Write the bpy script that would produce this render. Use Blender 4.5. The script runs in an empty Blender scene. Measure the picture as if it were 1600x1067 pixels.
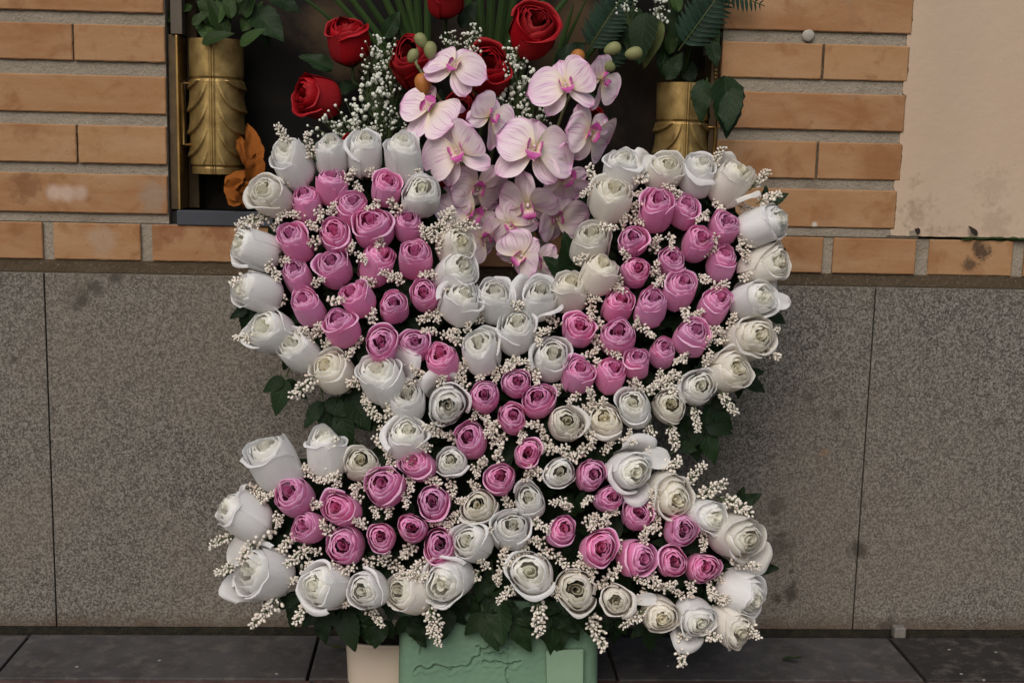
import bpy, math, random
from mathutils import Vector, Matrix, noise
random.seed(7)
S = bpy.context.scene
COL = S.collection
# ------------------------------------------------------------------ camera
PITCH, YAW, ROLL = math.radians(9.08), math.radians(2.83), math.radians(1.31)
FPX = 1958.5
CAM = Vector((0, -1.6947, 0.6865))
FW = Vector((math.sin(YAW)*math.cos(PITCH), math.cos(YAW)*math.cos(PITCH), -math.sin(PITCH)))
_r = Vector((math.cos(YAW), -math.sin(YAW), 0)); _u = _r.cross(FW)
RT = _r*math.cos(ROLL) + _u*math.sin(ROLL)
UP = -_r*math.sin(ROLL) + _u*math.cos(ROLL)
cd = bpy.data.cameras.new('camera'); cam = bpy.data.objects.new('camera', cd); COL.objects.link(cam)
cd.sensor_width = 36; cd.lens = 36*FPX/1600; cd.clip_start = .05; cd.clip_end = 200
M3 = Matrix((RT, UP, -FW)).transposed().to_4x4(); M3.translation = CAM
cam.matrix_world = M3
S.camera = cam
# ------------------------------------------------------------------ light
SUN_EL, SUN_AZ = 44, 200          # azimuth of the sun, from behind-left of the viewer
w = bpy.data.worlds.new("World"); S.world = w; w.use_nodes = True
nt = w.node_tree; bg = nt.nodes['Background']
sky = nt.nodes.new('ShaderNodeTexSky'); sky.sky_type = 'NISHITA'; sky.sun_disc = False
sky.sun_elevation = math.radians(SUN_EL); sky.sun_rotation = math.radians(SUN_AZ)
sky.air_density = 1.3; sky.dust_density = 4.0; sky.ozone_density = 0.8
nt.links.new(sky.outputs[0], bg.inputs[0]); bg.inputs[1].default_value = 0.07
sl = bpy.data.lights.new('sun', 'SUN'); sl.energy = 1.25; sl.angle = math.radians(50); sl.color = (1, .97, .93)
so = bpy.data.objects.new('sun', sl); COL.objects.link(so)
sd = Vector((math.sin(math.radians(SUN_AZ))*math.cos(math.radians(SUN_EL)), math.cos(math.radians(SUN_AZ))*math.cos(math.radians(SUN_EL)), math.sin(math.radians(SUN_EL))))
so.rotation_euler = sd.to_track_quat('Z', 'Y').to_euler(); so.location = sd*5
S.view_settings.view_transform = 'Standard'; S.view_settings.look = 'None'
S.view_settings.gamma = 1; S.view_settings.use_curve_mapping = False
S.view_settings.exposure = 0.36
S.cycles.diffuse_bounces = 8; S.cycles.max_bounces = 12; S.cycles.transmission_bounces = 8

# ------------------------------------------------------------------ pixel helpers (measurements on the photograph)
def ray(px, py): return FW + RT*((px-800)/FPX) - UP*((py-533.5)/FPX)
def atY(px, py, Y=0.0):
    d = ray(px, py); return CAM + d*((Y-CAM.y)/d.y)
def atZ(px, py, Z=0.0):
    d = ray(px, py); return CAM + d*((Z-CAM.z)/d.z)
PN = Vector((0, -1, 0.20)).normalized()          # outward normal of the leaning wreath
PP = Vector((0, -0.30, 0.0))
def atW(px, py, off=0.0):                        # point on the leaning wreath, off metres in front of it
    d = ray(px, py); q = PP + PN*off
    return CAM + d*((q-CAM).dot(PN)/d.dot(PN))
def mpp(p): return (p-CAM).dot(FW)/FPX           # metres per photo pixel at p

# ------------------------------------------------------------------ mesh helpers
class MB:
    def __init__(s): s.v=[]; s.f=[]; s.uv=[]; s.m=[]
    def grid(s, fn, nu, nv, mi=0, closeu=False):
        b=len(s.v)
        for j in range(nv+1):
            for i in range(nu+1):
                s.v.append(tuple(fn(i/nu, j/nv)))
        for j in range(nv):
            for i in range(nu):
                a=b+j*(nu+1)+i
                s.f.append((a,a+1,a+nu+2,a+nu+1)); s.m.append(mi)
                s.uv.append(((i/nu,j/nv),((i+1)/nu,j/nv),((i+1)/nu,(j+1)/nv),(i/nu,(j+1)/nv)))
        return s
    def box(s, lo, hi, mi=0):
        b=len(s.v); x0,y0,z0=lo; x1,y1,z1=hi
        s.v += [(x0,y0,z0),(x1,y0,z0),(x1,y1,z0),(x0,y1,z0),(x0,y0,z1),(x1,y0,z1),(x1,y1,z1),(x0,y1,z1)]
        for q in ((0,3,2,1),(4,5,6,7),(0,1,5,4),(1,2,6,5),(2,3,7,6),(3,0,4,7)):
            s.f.append(tuple(b+k for k in q)); s.m.append(mi); s.uv.append(((0,0),(1,0),(1,1),(0,1)))
        return s
    def tube(s, pts, r0, r1=None, n=6, mi=0, cap=True):
        if r1 is None: r1=r0
        pts=[Vector(p) for p in pts]; b=len(s.v); L=len(pts)
        for i,p in enumerate(pts):
            t=(pts[min(i+1,L-1)]-pts[max(i-1,0)]).normalized()
            a=t.orthogonal().normalized() if i==0 else (a-t*a.dot(t)).normalized()
            c=t.cross(a); r=r0+(r1-r0)*i/(L-1)
            for k in range(n):
                an=2*math.pi*k/n; s.v.append(tuple(p+(a*math.cos(an)+c*math.sin(an))*r))
        for i in range(L-1):
            for k in range(n):
                q=(b+i*n+k,b+i*n+(k+1)%n,b+(i+1)*n+(k+1)%n,b+(i+1)*n+k)
                s.f.append(q); s.m.append(mi); s.uv.append(((k/n,i/L),((k+1)/n,i/L),((k+1)/n,(i+1)/L),(k/n,(i+1)/L)))
        if cap:
            for o in (0,(L-1)*n):
                s.f.append(tuple(b+o+k for k in (range(n) if o else reversed(range(n))))); s.m.append(mi); s.uv.append(tuple((0,0) for k in range(n)))
        return s
    def ell(s, c, ax, rl, rw, mi=0, nu=7, nv=5):    # ellipsoid along ax
        c=Vector(c); ax=Vector(ax).normalized(); a=ax.orthogonal().normalized(); d=ax.cross(a)
        def fn(u,v):
            th=math.pi*v; ph=2*math.pi*u; rr=math.sin(th)*rw*(1-.18*math.cos(th))
            return c - ax*math.cos(th)*rl + (a*math.cos(ph)+d*math.sin(ph))*rr
        return s.grid(fn,nu,nv,mi)
    def mesh(s, name, mats, smooth=True, merge=0):
        me=bpy.data.meshes.new(name); me.from_pydata(s.v,[],s.f); ul=me.uv_layers.new(name='UVMap')
        k=0; dat=[]
        for fu in s.uv:
            for u in fu: dat += [u[0],u[1]]
        ul.data.foreach_set('uv', dat)
        for m in mats: me.materials.append(m)
        me.polygons.foreach_set('material_index', s.m)
        me.polygons.foreach_set('use_smooth', [smooth]*len(s.f))
        me.update(); return me
def link(name, me, parent=None, mw=None, stuff=False):
    o=bpy.data.objects.new(name, me); COL.objects.link(o)
    if parent is not None: o.parent=parent
    if mw is not None: o.matrix_local=mw
    if stuff: o['kind']='stuff'
    return o
def empty(name, loc=(0,0,0), mw=None):
    o=bpy.data.objects.new(name,None); COL.objects.link(o); o.empty_display_size=.02
    if mw is not None: o.matrix_world=mw
    else: o.location=loc
    return o
def tag(o, label=None, cat=None, group=None, kind=None):
    if label: o['label']=label
    if cat: o['category']=cat
    if group: o['group']=group
    if kind: o['kind']=kind
    return o
def bev(o, wdt, seg=2):
    m=o.modifiers.new('b','BEVEL'); m.width=wdt; m.segments=seg; m.limit_method='ANGLE'; return o

# ------------------------------------------------------------------ materials
class NT:
    def __init__(s, name):
        s.m=bpy.data.materials.new(name); s.m.use_nodes=True; s.t=s.m.node_tree
        s.p=s.t.nodes['Principled BSDF']; s.out=s.t.nodes['Material Output']
    def n(s, ty, **k):
        x=s.t.nodes.new(ty)
        for a,b in k.items(): setattr(x,a,b)
        return x
    def l(s,a,b): s.t.links.new(a,b)
    def pos(s):
        return s.n('ShaderNodeNewGeometry').outputs['Position']
    def objc(s):
        return s.n('ShaderNodeTexCoord').outputs['Object']
    def noise(s, vec, scale, detail=4, rough=.6, dist=0):
        x=s.n('ShaderNodeTexNoise'); x.inputs['Scale'].default_value=scale; x.inputs['Detail'].default_value=detail
        x.inputs['Roughness'].default_value=rough; x.inputs['Distortion'].default_value=dist
        if vec is not None: s.l(vec,x.inputs['Vector'])
        return x.outputs['Fac']
    def ramp(s, fac, stops):
        x=s.n('ShaderNodeValToRGB'); e=x.color_ramp.elements
        while len(e)<len(stops): e.new(.5)
        for el,(p,c) in zip(e,stops):
            el.position=p; el.color=(c,c,c,1) if isinstance(c,(int,float)) else (*c,1)
        s.l(fac,x.inputs[0]); return x.outputs[0]
    def mix(s, fac, a, b, mode='MIX'):
        x=s.n('ShaderNodeMix', data_type='RGBA', blend_type=mode)
        for sock,val in ((x.inputs[0],fac),(x.inputs[6],a),(x.inputs[7],b)):
            if hasattr(val,'links'): s.l(val,sock)
            elif isinstance(val,(int,float)): sock.default_value=val
            else: sock.default_value=(*val,1)
        return x.outputs[2]
    def math(s, op, a, b=0.0, c=0.0):
        x=s.n('ShaderNodeMath', operation=op)
        for sock,val in zip(x.inputs,(a,b,c)):
            if hasattr(val,'links'): s.l(val,sock)
            else: sock.default_value=val
        return x.outputs[0]
    def bump(s, h, strength, dist=.002):
        x=s.n('ShaderNodeBump'); x.inputs['Strength'].default_value=strength; x.inputs['Distance'].default_value=dist
        s.l(h,x.inputs['Height']); s.l(x.outputs[0],s.p.inputs['Normal']); return x
    def blob(s, vec, c, r, jag=.5, sc=60):           # stain and patch mask with ragged edge round a point
        d=s.n('ShaderNodeVectorMath', operation='DISTANCE'); s.l(vec,d.inputs[0]); d.inputs[1].default_value=c
        if not hasattr(s,'cache'): s.cache={}
        if sc not in s.cache: s.cache[sc]=s.noise(vec,sc,4,.7)
        q=s.math('ADD', s.math('DIVIDE', d.outputs['Value'], r), s.math('MULTIPLY', s.math('SUBTRACT',s.cache[sc],.5), jag*4))
        return s.ramp(s.math('MULTIPLY',q,.75), [(0.42,1.0),(.95,0.0)])
    def col(s,c):
        if hasattr(c,'links'): s.l(c,s.p.inputs['Base Color'])
        else: s.p.inputs['Base Color'].default_value=(*c,1)
    def rough(s,r):
        if hasattr(r,'links'): s.l(r,s.p.inputs['Roughness'])
        else: s.p.inputs['Roughness'].default_value=r
    def spec(s,v): s.p.inputs['Specular IOR Level'].default_value=v
    def rnd(s): return s.n('ShaderNodeObjectInfo').outputs['Random']
    def translucent(s, amt, colsock):
        tr=s.n('ShaderNodeBsdfTranslucent'); mx=s.n('ShaderNodeMixShader'); mx.inputs[0].default_value=amt
        s.l(colsock,tr.inputs[0]); s.l(s.p.outputs[0],mx.inputs[1]); s.l(tr.outputs[0],mx.inputs[2]); s.l(mx.outputs[0],s.out.inputs[0])

def m_brick():
    k=NT('brick_clay'); p=k.pos(); r=k.rnd()
    base=k.ramp(r,[(0,(.30,.150,.066)),(.3,(.335,.178,.080)),(.65,(.355,.20,.094)),(1,(.28,.130,.054))])
    off=k.n('ShaderNodeVectorMath',operation='ADD'); cb=k.n('ShaderNodeCombineXYZ'); k.l(k.math('MULTIPLY',r,7),cb.inputs[0]); k.l(p,off.inputs[0]); k.l(cb.outputs[0],off.inputs[1])
    v=off.outputs[0]
    st=k.n('ShaderNodeMapping'); st.inputs['Scale'].default_value=(1,1,3.2); k.l(v,st.inputs[0])
    big=k.noise(st.outputs[0],9,5,.6,.6)
    c=k.mix(k.ramp(big,[(.35,0.0),(.7,.75)]), base, (.40,.25,.14))
    blot=k.noise(v,22,4,.65,.5)
    c=k.mix(k.ramp(blot,[(.52,0.0),(.68,.7)]), c, (.235,.10,.038))
    gr=k.noise(v,14,5,.7); c=k.mix(k.ramp(gr,[(.62,0.0),(.74,.45)]), c,(.25,.20,.15))
    for (px,py,rr,a,jag,cc) in ((85,301,.011,.8,.12,(.50,.38,.31)),(105,302,.011,.8,.12,(.50,.38,.31)),(126,301,.010,.7,.12,(.50,.38,.31)),(240,310,.02,.55,.5,(.27,.235,.19)),(40,290,.02,.6,.8,(.16,.07,.03)),
            (1378,256,.034,.7,.25,(.235,.098,.036)),(1533,392,.012,.9,.9,(.04,.03,.02)),(1515,415,.010,.8,.9,(.05,.035,.02)),(1272,351,.004,.95,.2,(.60,.56,.50)),(240,365,.02,.5,.7,(.2,.08,.03)),(270,352,.02,.6,.7,(.2,.07,.03)),(340,356,.02,.6,.8,(.2,.07,.03)),(160,375,.02,.4,.5,(.40,.33,.26)),(1235,45,.03,.4,.4,(.24,.10,.035)),(1405,205,.02,.5,.5,(.24,.10,.035))):
        c=k.mix(k.math('MULTIPLY',k.blob(p,atY(px,py),rr,jag,70),a),c,cc)
    speck=k.noise(v,260,3,.6); c=k.mix(k.ramp(speck,[(.66,0.0),(.74,.6)]), c,(.12,.06,.035))
    fine=k.noise(v,90,4,.7); c=k.mix(k.ramp(fine,[(.3,.16),(.7,0.0)]), c,(.24,.12,.06))
    k.col(c); k.rough(.85); k.spec(.25)
    k.bump(k.math('ADD',k.math('MULTIPLY',k.noise(v,160,4,.6),.6),k.noise(st.outputs[0],30,3)),.35,.0015); return k.m
def m_mortar(name='mortar', a=(.37,.32,.26), b=(.24,.205,.16)):
    k=NT(name); p=k.pos(); n1=k.noise(p,18,5,.7); c=k.mix(n1,b,a)
    sp=k.noise(p,330,3,.7); c=k.mix(k.ramp(sp,[(.6,0.0),(.72,.75)]),c,(.06,.05,.045))
    c=k.mix(k.ramp(sp,[(.28,.6),(.4,0.0)]),c,(.34,.30,.25))
    st=k.noise(p,9,4,.6,.8); c=k.mix(k.ramp(st,[(.55,0.0),(.75,.6)]),c,(.13,.10,.07))
    k.col(c); k.rough(.95); k.spec(.15); k.bump(k.math('ADD',k.noise(p,220,4,.8),k.math('MULTIPLY',k.noise(p,40,3),1.5)),.9,.003); return k.m
def m_granite():
    k=NT('speckled_granite'); p=k.pos()
    n=k.noise(p,400,3,.66); c=k.ramp(n,[(.36,(.040,.037,.033)),(.45,(.104,.095,.084)),(.53,(.176,.162,.143)),(.64,(.265,.247,.222))])
    v=k.n('ShaderNodeTexVoronoi'); v.inputs['Scale'].default_value=330; k.l(p,v.inputs['Vector'])
    c=k.mix(k.ramp(v.outputs['Color'],[(.72,0.0),(.8,.5)]),c,(.05,.045,.042))
    tone=k.noise(p,3.2,4,.55,.4); c=k.mix(k.ramp(tone,[(.38,.0),(.62,.35)]),c,(.20,.165,.128))
    sx=k.n('ShaderNodeSeparateXYZ'); k.l(p,sx.inputs[0])
    lowdirt=k.math('ADD',sx.outputs[2],k.math('MULTIPLY',k.noise(p,30,4),.035))
    c=k.mix(k.ramp(lowdirt,[(.018,.8),(.045,0.0)]),c,(.085,.055,.035))
    # yellowish streaks under the brick ledge
    hi=k.math('ADD',sx.outputs[2],k.math('MULTIPLY',k.noise(p,14,4),.16))
    c=k.mix(k.ramp(hi,[(.54,0.0),(.62,.3)]),c,(.13,.10,.06))
    for (px,py,r,a,jag) in ((132,470,.012,.75,.35),(150,450,.014,.7,.4),(182,432,.012,.8,.3),(120,480,.010,.6,.3),(120,455,.02,.35,.5),
            (1212,790,.018,.55,.6),(1222,850,.02,.55,.6),(1235,925,.015,.9,.45),(1212,932,.012,.9,.4),(1338,856,.018,.85,.5),(1307,648,.014,.5,.6),(1262,620,.012,.5,.6),
            (1385,975,.016,.7,.5),(1413,661,.0035,.95,.1),(1500,684,.003,.95,.1),(1208,800,.007,.8,.3),(1213,815,.007,.8,.3),(1222,832,.007,.8,.3),(1231,852,.007,.85,.3),(1234,872,.007,.85,.3),(1235,892,.007,.9,.3),(1239,912,.008,.9,.3),(1228,926,.008,.9,.3),(1206,950,.006,.8,.3),(1320,690,.006,.6,.3),(1270,640,.006,.6,.3),(1286,846,.004,.95,.1),(1419,800,.005,.9,.2),(1415,865,.003,.9,.1),(24,561,.009,.7,.4),(320,545,.008,.4,.5),(1562,655,.012,.4,.6),(48,530,.006,.6,.3),(200,600,.01,.3,.5),(1200,860,.03,.4,.6)):
        q=atY(px,py); c=k.mix(k.math('MULTIPLY',k.blob(p,q,r*.8,jag*1.15,110),a),c,(.055,.047,.038))
    q=atY(1286,706); c=k.mix(k.math('MULTIPLY',k.blob(p,q,.007,.3),.6),c,(.22,.12,.05))
    k.col(c); k.rough(.8); k.spec(.25)
    k.bump(k.noise(p,300,3,.7),.6,.0016); return k.m
def m_plaster():
    k=NT('beige_plaster'); p=k.pos(); n=k.noise(p,6,4,.5); c=k.mix(n,(.46,.34,.245),(.51,.40,.31))
    for (px,py,r,a,jag) in ((1430,232,.006,.4,.4),(1455,237,.005,.5,.4),(1420,285,.022,.5,.7),(1425,330,.03,.65,.7),(1410,360,.02,.85,.6),(1450,362,.02,.6,.7),(1420,225,.01,.35,.6),(1570,70,.004,.35,.4),(1575,177,.004,.4,.4),(1545,290,.03,.25,.9),(1550,350,.03,.35,.9),(1480,360,.02,.4,.9)):
        q=atY(px,py,.02); c=k.mix(k.math('MULTIPLY',k.blob(p,q,r*.8,jag,90),a*.7),c,(.17,.11,.066))
    sp=k.noise(p,120,3,.6); c=k.mix(k.ramp(sp,[(.70,0.0),(.76,.4)]),c,(.2,.13,.09))
    k.col(c); k.rough(.9); k.spec(.15); k.bump(k.noise(p,45,5,.6),.35,.003); return k.m
def m_tile(name,a,b):
    k=NT(name); p=k.pos(); n=k.noise(p,12,5,.65,.4); c=k.mix(n,a,b)
    sp=k.noise(p,380,2,.6); c=k.mix(k.ramp(sp,[(.66,0.0),(.72,.55)]),c,(.13,.125,.13)); c=k.mix(k.ramp(sp,[(.28,.7),(.36,0.0)]),c,(.012,.011,.011))
    st=k.noise(p,9,6,.75); c=k.mix(k.ramp(st,[(.48,0.0),(.62,.6)]),c,(.030,.026,.024)); s2=k.noise(p,38,5,.7); c=k.mix(k.ramp(s2,[(.5,0.0),(.66,.5)]),c,(.13,.115,.10))
    for (px,py) in ((249,1031),(432,1052),(1483,1015),(1502,1053),(1538,1062),(1556,1019),(1044,1039),(120,1041),(560,1050)):
        q=atZ(px,py); c=k.mix(k.blob(p,q,.0022,.12,200),c,(.34,.33,.30))
    k.col(c); k.rough(.75); k.spec(.3); k.bump(k.noise(p,180,4,.7),.5,.0015); return k.m
def m_dirt():
    k=NT('gutter_dirt'); p=k.pos(); n=k.noise(p,60,5,.7); c=k.ramp(n,[(.3,(.008,.007,.005)),(.55,(.022,.018,.010)),(.75,(.045,.034,.018))])
    k.col(c); k.rough(1); k.bump(k.noise(p,120,4,.8),1,.006); return k.m
def m_bronze(name='bronze', c0=(.20,.125,.042), c1=(.36,.25,.085), metal=.75, ro=.42):
    k=NT(name); p=k.objc(); n=k.noise(p,40,4,.6); c=k.mix(k.ramp(n,[(.35,0.0),(.7,1.0)]),c0,c1)
    st=k.noise(p,12,4,.7); c=k.mix(k.ramp(st,[(.5,0.0),(.75,.5)]),c,(.09,.055,.02))
    k.col(c); k.p.inputs['Metallic'].default_value=metal; k.rough(k.ramp(n,[(0,ro),(1,ro+.15)])); k.bump(k.noise(p,200,3),.15,.0008); return k.m
def m_simple(name,c,ro=.7,sp=.3,var=.25,sc=30,bumpd=0,metal=0):
    k=NT(name); p=k.objc(); n=k.noise(p,sc,4,.6); k.col(k.mix(n,tuple(x*(1-var) for x in c),tuple(x*(1+var) for x in c)))
    k.rough(ro); k.spec(sp); k.p.inputs['Metallic'].default_value=metal
    if bumpd: k.bump(k.noise(p,sc*4,4,.7),.6,bumpd)
    return k.m
def m_panel():
    k=NT('dark_polished_stone'); p=k.pos(); n=k.noise(p,7,5,.65,.7)
    c=k.ramp(n,[(.36,(.003,.0028,.003)),(.5,(.008,.006,.005)),(.62,(.024,.016,.010))])
    for (px,py,r,a) in ((500,40,.035,.8),(545,95,.03,.7),(905,40,.045,.9),(870,100,.03,.6)):  # blurry brownish reflections painted into the stone colour
        q=atY(px,py,.075); c=k.mix(k.math('MULTIPLY',k.blob(p,q,r,.5,14),a),c,(.075,.048,.026))
    k.col(c); k.rough(.5); k.spec(.12); return k.m
def petal_mat(name, base, mid, rim, inner, tl=.18, sheen=.1, hue=.0):
    k=NT(name); uv=k.n('ShaderNodeUVMap').outputs[0]; sx=k.n('ShaderNodeSeparateXYZ'); k.l(uv,sx.inputs[0])
    v=sx.outputs[1]
    at=k.n('ShaderNodeAttribute', attribute_name='core').outputs['Fac']
    c=k.ramp(v,[(0.05,base),(.5,mid),(.86,mid),(.985,rim)])
    c=k.mix(at,c,inner)
    p=k.objc(); mp=k.n('ShaderNodeMapping'); mp.inputs['Scale'].default_value=(34,2.5,1); k.l(uv,mp.inputs[0])
    vein=k.noise(mp.outputs[0],1,3,.5); c=k.mix(k.ramp(vein,[(.4,.0),(.75,.16)]),c,tuple(x*.72 for x in mid))
    hs=k.n('ShaderNodeHueSaturation'); hs.inputs['Hue'].default_value=.5
    if hue: k.l(k.math('ADD',k.math('MULTIPLY',k.rnd(),.024),.486),hs.inputs['Hue'])
    r=k.rnd(); k.l(k.math('ADD',k.math('MULTIPLY',r,.16),.92),hs.inputs['Value'])
    k.l(k.math('ADD',k.math('MULTIPLY',r,.2 if hue else .05),.9 if hue else .97),hs.inputs['Saturation']); k.l(c,hs.inputs['Color'])
    c=hs.outputs[0]
    k.col(c); k.rough(.62); k.spec(.22); k.p.inputs['Sheen Weight'].default_value=sheen
    k.bump(k.math('ADD',vein,k.noise(uv,5,3)),.4,.0014)
    k.translucent(tl,c); return k.m
def m_orchid():
    k=NT('orchid_petal_silk'); uv=k.n('ShaderNodeUVMap').outputs[0]; sx=k.n('ShaderNodeSeparateXYZ'); k.l(uv,sx.inputs[0])
    u,v=sx.outputs[0],sx.outputs[1]
    c=k.ramp(v,[(0.0,(.62,.56,.22)),(.14,(.80,.70,.55)),(.4,(.85,.73,.74)),(.8,(.85,.69,.78)),(1,(.80,.47,.68))])
    mp=k.n('ShaderNodeMapping'); mp.inputs['Scale'].default_value=(26,1.2,1); k.l(uv,mp.inputs[0])
    ob=k.n('ShaderNodeObjectInfo').outputs['Random']; cb=k.n('ShaderNodeCombineXYZ'); k.l(k.math('MULTIPLY',ob,50),cb.inputs[2]); ad=k.n('ShaderNodeVectorMath',operation='ADD'); k.l(mp.outputs[0],ad.inputs[0]); k.l(cb.outputs[0],ad.inputs[1])
    vn=k.noise(ad.outputs[0],1,2,.5,.3); st=k.ramp(vn,[(.53,0.0),(.63,.6)])
    c=k.mix(k.math('MULTIPLY',st,k.ramp(v,[(.1,0.1),(.5,.8),(1,.9)])),c,(.50,.13,.42))
    mp2=k.n('ShaderNodeMapping'); mp2.inputs['Scale'].default_value=(3.2,.8,1); k.l(uv,mp2.inputs[0]); ad2=k.n('ShaderNodeVectorMath',operation='ADD'); k.l(mp2.outputs[0],ad2.inputs[0]); k.l(cb.outputs[0],ad2.inputs[1])
    bl=k.noise(ad2.outputs[0],1,2,.5); c=k.mix(k.ramp(bl,[(.58,0.0),(.72,.45)]),c,(.58,.30,.62))
    k.col(c); k.rough(.55); k.spec(.25); k.bump(vn,.15,.001); k.translucent(.22,c); return k.m
def m_lip():
    k=NT('orchid_lip_silk'); p=k.objc(); uv=k.n('ShaderNodeUVMap').outputs[0]; sx=k.n('ShaderNodeSeparateXYZ'); k.l(uv,sx.inputs[0])
    c=k.ramp(sx.outputs[1],[(0,(.66,.56,.28)),(.22,(.80,.62,.60)),(.42,(.62,.14,.40)),(.85,(.42,.03,.26)),(1,(.55,.15,.40))])
    vo=k.n('ShaderNodeTexVoronoi'); vo.inputs['Scale'].default_value=9; k.l(uv,vo.inputs['Vector'])
    c=k.mix(k.ramp(vo.outputs['Distance'],[(.22,.9),(.32,0.0)]),c,(.28,.01,.10)); k.col(c); k.rough(.55); k.translucent(.1,c); return k.m
def leaf_mat(name,a,b,veinc,tl=.12,ro=.5):
    k=NT(name); uv=k.n('ShaderNodeUVMap').outputs[0]; sx=k.n('ShaderNodeSeparateXYZ'); k.l(uv,sx.inputs[0])
    n=k.noise(k.objc(),35,4,.6); c=k.mix(n,a,b)
    d=k.math('ABSOLUTE',k.math('SUBTRACT',sx.outputs[0],.5))
    wv=k.math('FRACT',k.math('MULTIPLY',k.math('SUBTRACT',sx.outputs[1],k.math('MULTIPLY',d,.5)),7))
    side=k.ramp(wv,[(0,1.0),(.12,0.0),(.9,0.0),(1,1.0)])
    mid=k.ramp(d,[(.012,1.0),(.04,0.0)])
    vv=k.math('MAXIMUM',k.math('MULTIPLY',side,.5),mid)
    c=k.mix(k.math('MULTIPLY',vv,.7),c,veinc)
    hs=k.n('ShaderNodeHueSaturation'); k.l(k.math('ADD',k.math('MULTIPLY',k.rnd(),.6),.7),hs.inputs['Value']); k.l(c,hs.inputs['Color']); c=hs.outputs[0]
    k.col(c); k.rough(ro); k.spec(.16); k.bump(k.math('MULTIPLY',vv,-1.0),.5,.001); k.translucent(tl,c); return k.m

M=dict(brick=m_brick(), mortar=m_mortar(), bed=m_mortar('shaded_dirty_mortar',(.115,.085,.055),(.07,.05,.032)), granite=m_granite(), plaster=m_plaster(),
 tile=m_tile('dark_pavement_tile',(.038,.036,.037),(.082,.077,.078)), tilew=m_tile('damp_pavement_tile',(.016,.014,.014),(.028,.025,.024)), tiler=m_tile('reddish_pavement_tile',(.07,.03,.03),(.10,.045,.042)),
 dirt=m_dirt(), bronze=m_bronze(c0=(.235,.15,.052),c1=(.46,.325,.125)), bronzed=m_bronze('dark_bronze',(.055,.036,.018),(.11,.072,.034),.45,.5), gold=m_bronze('brass_edge',(.30,.18,.06),(.45,.29,.10),.8,.35), panel=m_panel(),
 greymetal=m_simple('dull_grey_metal',(.085,.066,.048),.55,.4), slate=m_simple('slate_sill',(.045,.050,.062),.6,.3,.35,22),
 black=m_simple('black_stone',(.008,.008,.008),.5,.3), foam=m_simple('green_floral_foam',(.135,.225,.155),.95,.1,.12,24,.0012), foam2=m_simple('pale_green_foam_patch',(.19,.285,.20),.95,.1,.12,24,.0012),
 pot=m_simple('beige_pot_plastic',(.60,.51,.41),.5,.35,.06,6), dark_fill=m_simple('gap_shade_foam',(.012,.018,.010),1,.1,.4,60,.002),
 pink=petal_mat('pink_silk',(.86,.37,.49),(.84,.34,.61),(.93,.66,.85),(.76,.22,.49),.30,.15,1),
 white=petal_mat('white_silk',(.86,.81,.77),(.88,.88,.88),(.89,.90,.93),(.88,.87,.79),.42,.05),
 cream=petal_mat('cream_silk',(.85,.77,.69),(.88,.85,.80),(.89,.885,.87),(.87,.84,.72),.42,.05),
 red=petal_mat('red_petal',(.24,.002,.006),(.30,.003,.008),(.38,.006,.014),(.20,.002,.005),.10,.0),
 orchid=m_orchid(), lip=m_lip(), leaf=leaf_mat('dark_leaf',(.006,.015,.005),(.013,.031,.009),(.022,.046,.017)), leafg=leaf_mat('fresh_leaf',(.015,.036,.009),(.032,.062,.014),(.055,.09,.025)),
 leafy=leaf_mat('olive_leaf',(.05,.065,.02),(.09,.10,.035),(.12,.13,.05)), stem=m_simple('green_stem',(.06,.09,.03),.6,.3), budw=None, gyp=None,
 bud=m_simple('orchid_bud_green',(.20,.21,.09),.55,.3,.3,90), budo=m_simple('orchid_bud_orange',(.34,.13,.03),.5,.3,.5,70), dried=m_simple('dried_orange_petal',(.28,.085,.012),.8,.2,.45,60,.002), twig=m_simple('dark_twig',(.02,.014,.01),.8,.2),
 putty=m_simple('white_putty',(.36,.33,.29),.8,.2,.2,300,.001), stone=m_simple('grey_plug',(.17,.155,.14),.9,.2,.3,80,.001))
def m_budw():
    k=NT('tiny_cream_buds'); n=k.noise(k.objc(),160,3,.5); c=k.mix(k.ramp(n,[(.35,0.0),(.65,1.0)]),(.78,.70,.60),(.88,.85,.79)); n2=k.noise(k.pos(),55,3,.6); c=k.mix(k.ramp(n2,[(.52,0.0),(.7,.45)]),c,(.66,.48,.40))
    k.col(c); k.rough(.6); k.spec(.25); k.translucent(.12,c); return k.m
M['budw']=m_budw(); M['gyp']=m_simple('babys_breath_white',(.66,.68,.60),.7,.2,.12,120)

# ------------------------------------------------------------------ ground
def flat(name, x0,y0,x1,y1,z, m, par=None):
    mb=MB(); mb.box((x0,y0,z-.05),(x1,y1,z)); return link(name, mb.mesh(name,[m],False), par)
g=flat('ground',-40,-60,40,.35,-.010,M['dirt']); tag(g,kind='structure')
pav=empty('pavement'); tag(pav,kind='structure')
edges=[-.5735,-.1775,.2225,.6300]
xs=[edges[0]-.4*k for k in (3,2,1)]+edges+[edges[3]+.4*k for k in (1,2,3)]
rowY=[-.022,-.166]
for i in range(len(xs)-1):
    m=M['tilew'] if abs(xs[i]-.63)<.01 else M['tile']
    mb=MB(); mb.box((xs[i]+.002,rowY[1]+.002,-.05),(xs[i+1]-.002,rowY[0]-random.uniform(0,.004),random.uniform(-.001,.001)))
    me=mb.mesh('tile',[m],False); bev(link('paving_tile',me,pav),.0015)
for r in range(5):
    yy=rowY[1]-.40*r
    for i in range(9):
        x=-1.9+.4*i+.13
        mb=MB(); mb.box((x+.002,yy-.398,-.05),(x+.398,yy-.001,random.uniform(-.0012,0)))
        bev(link('paving_tile',mb.mesh('tile',[M['tiler'] if r==0 else M['tile']],False),pav),.0015)

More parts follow.
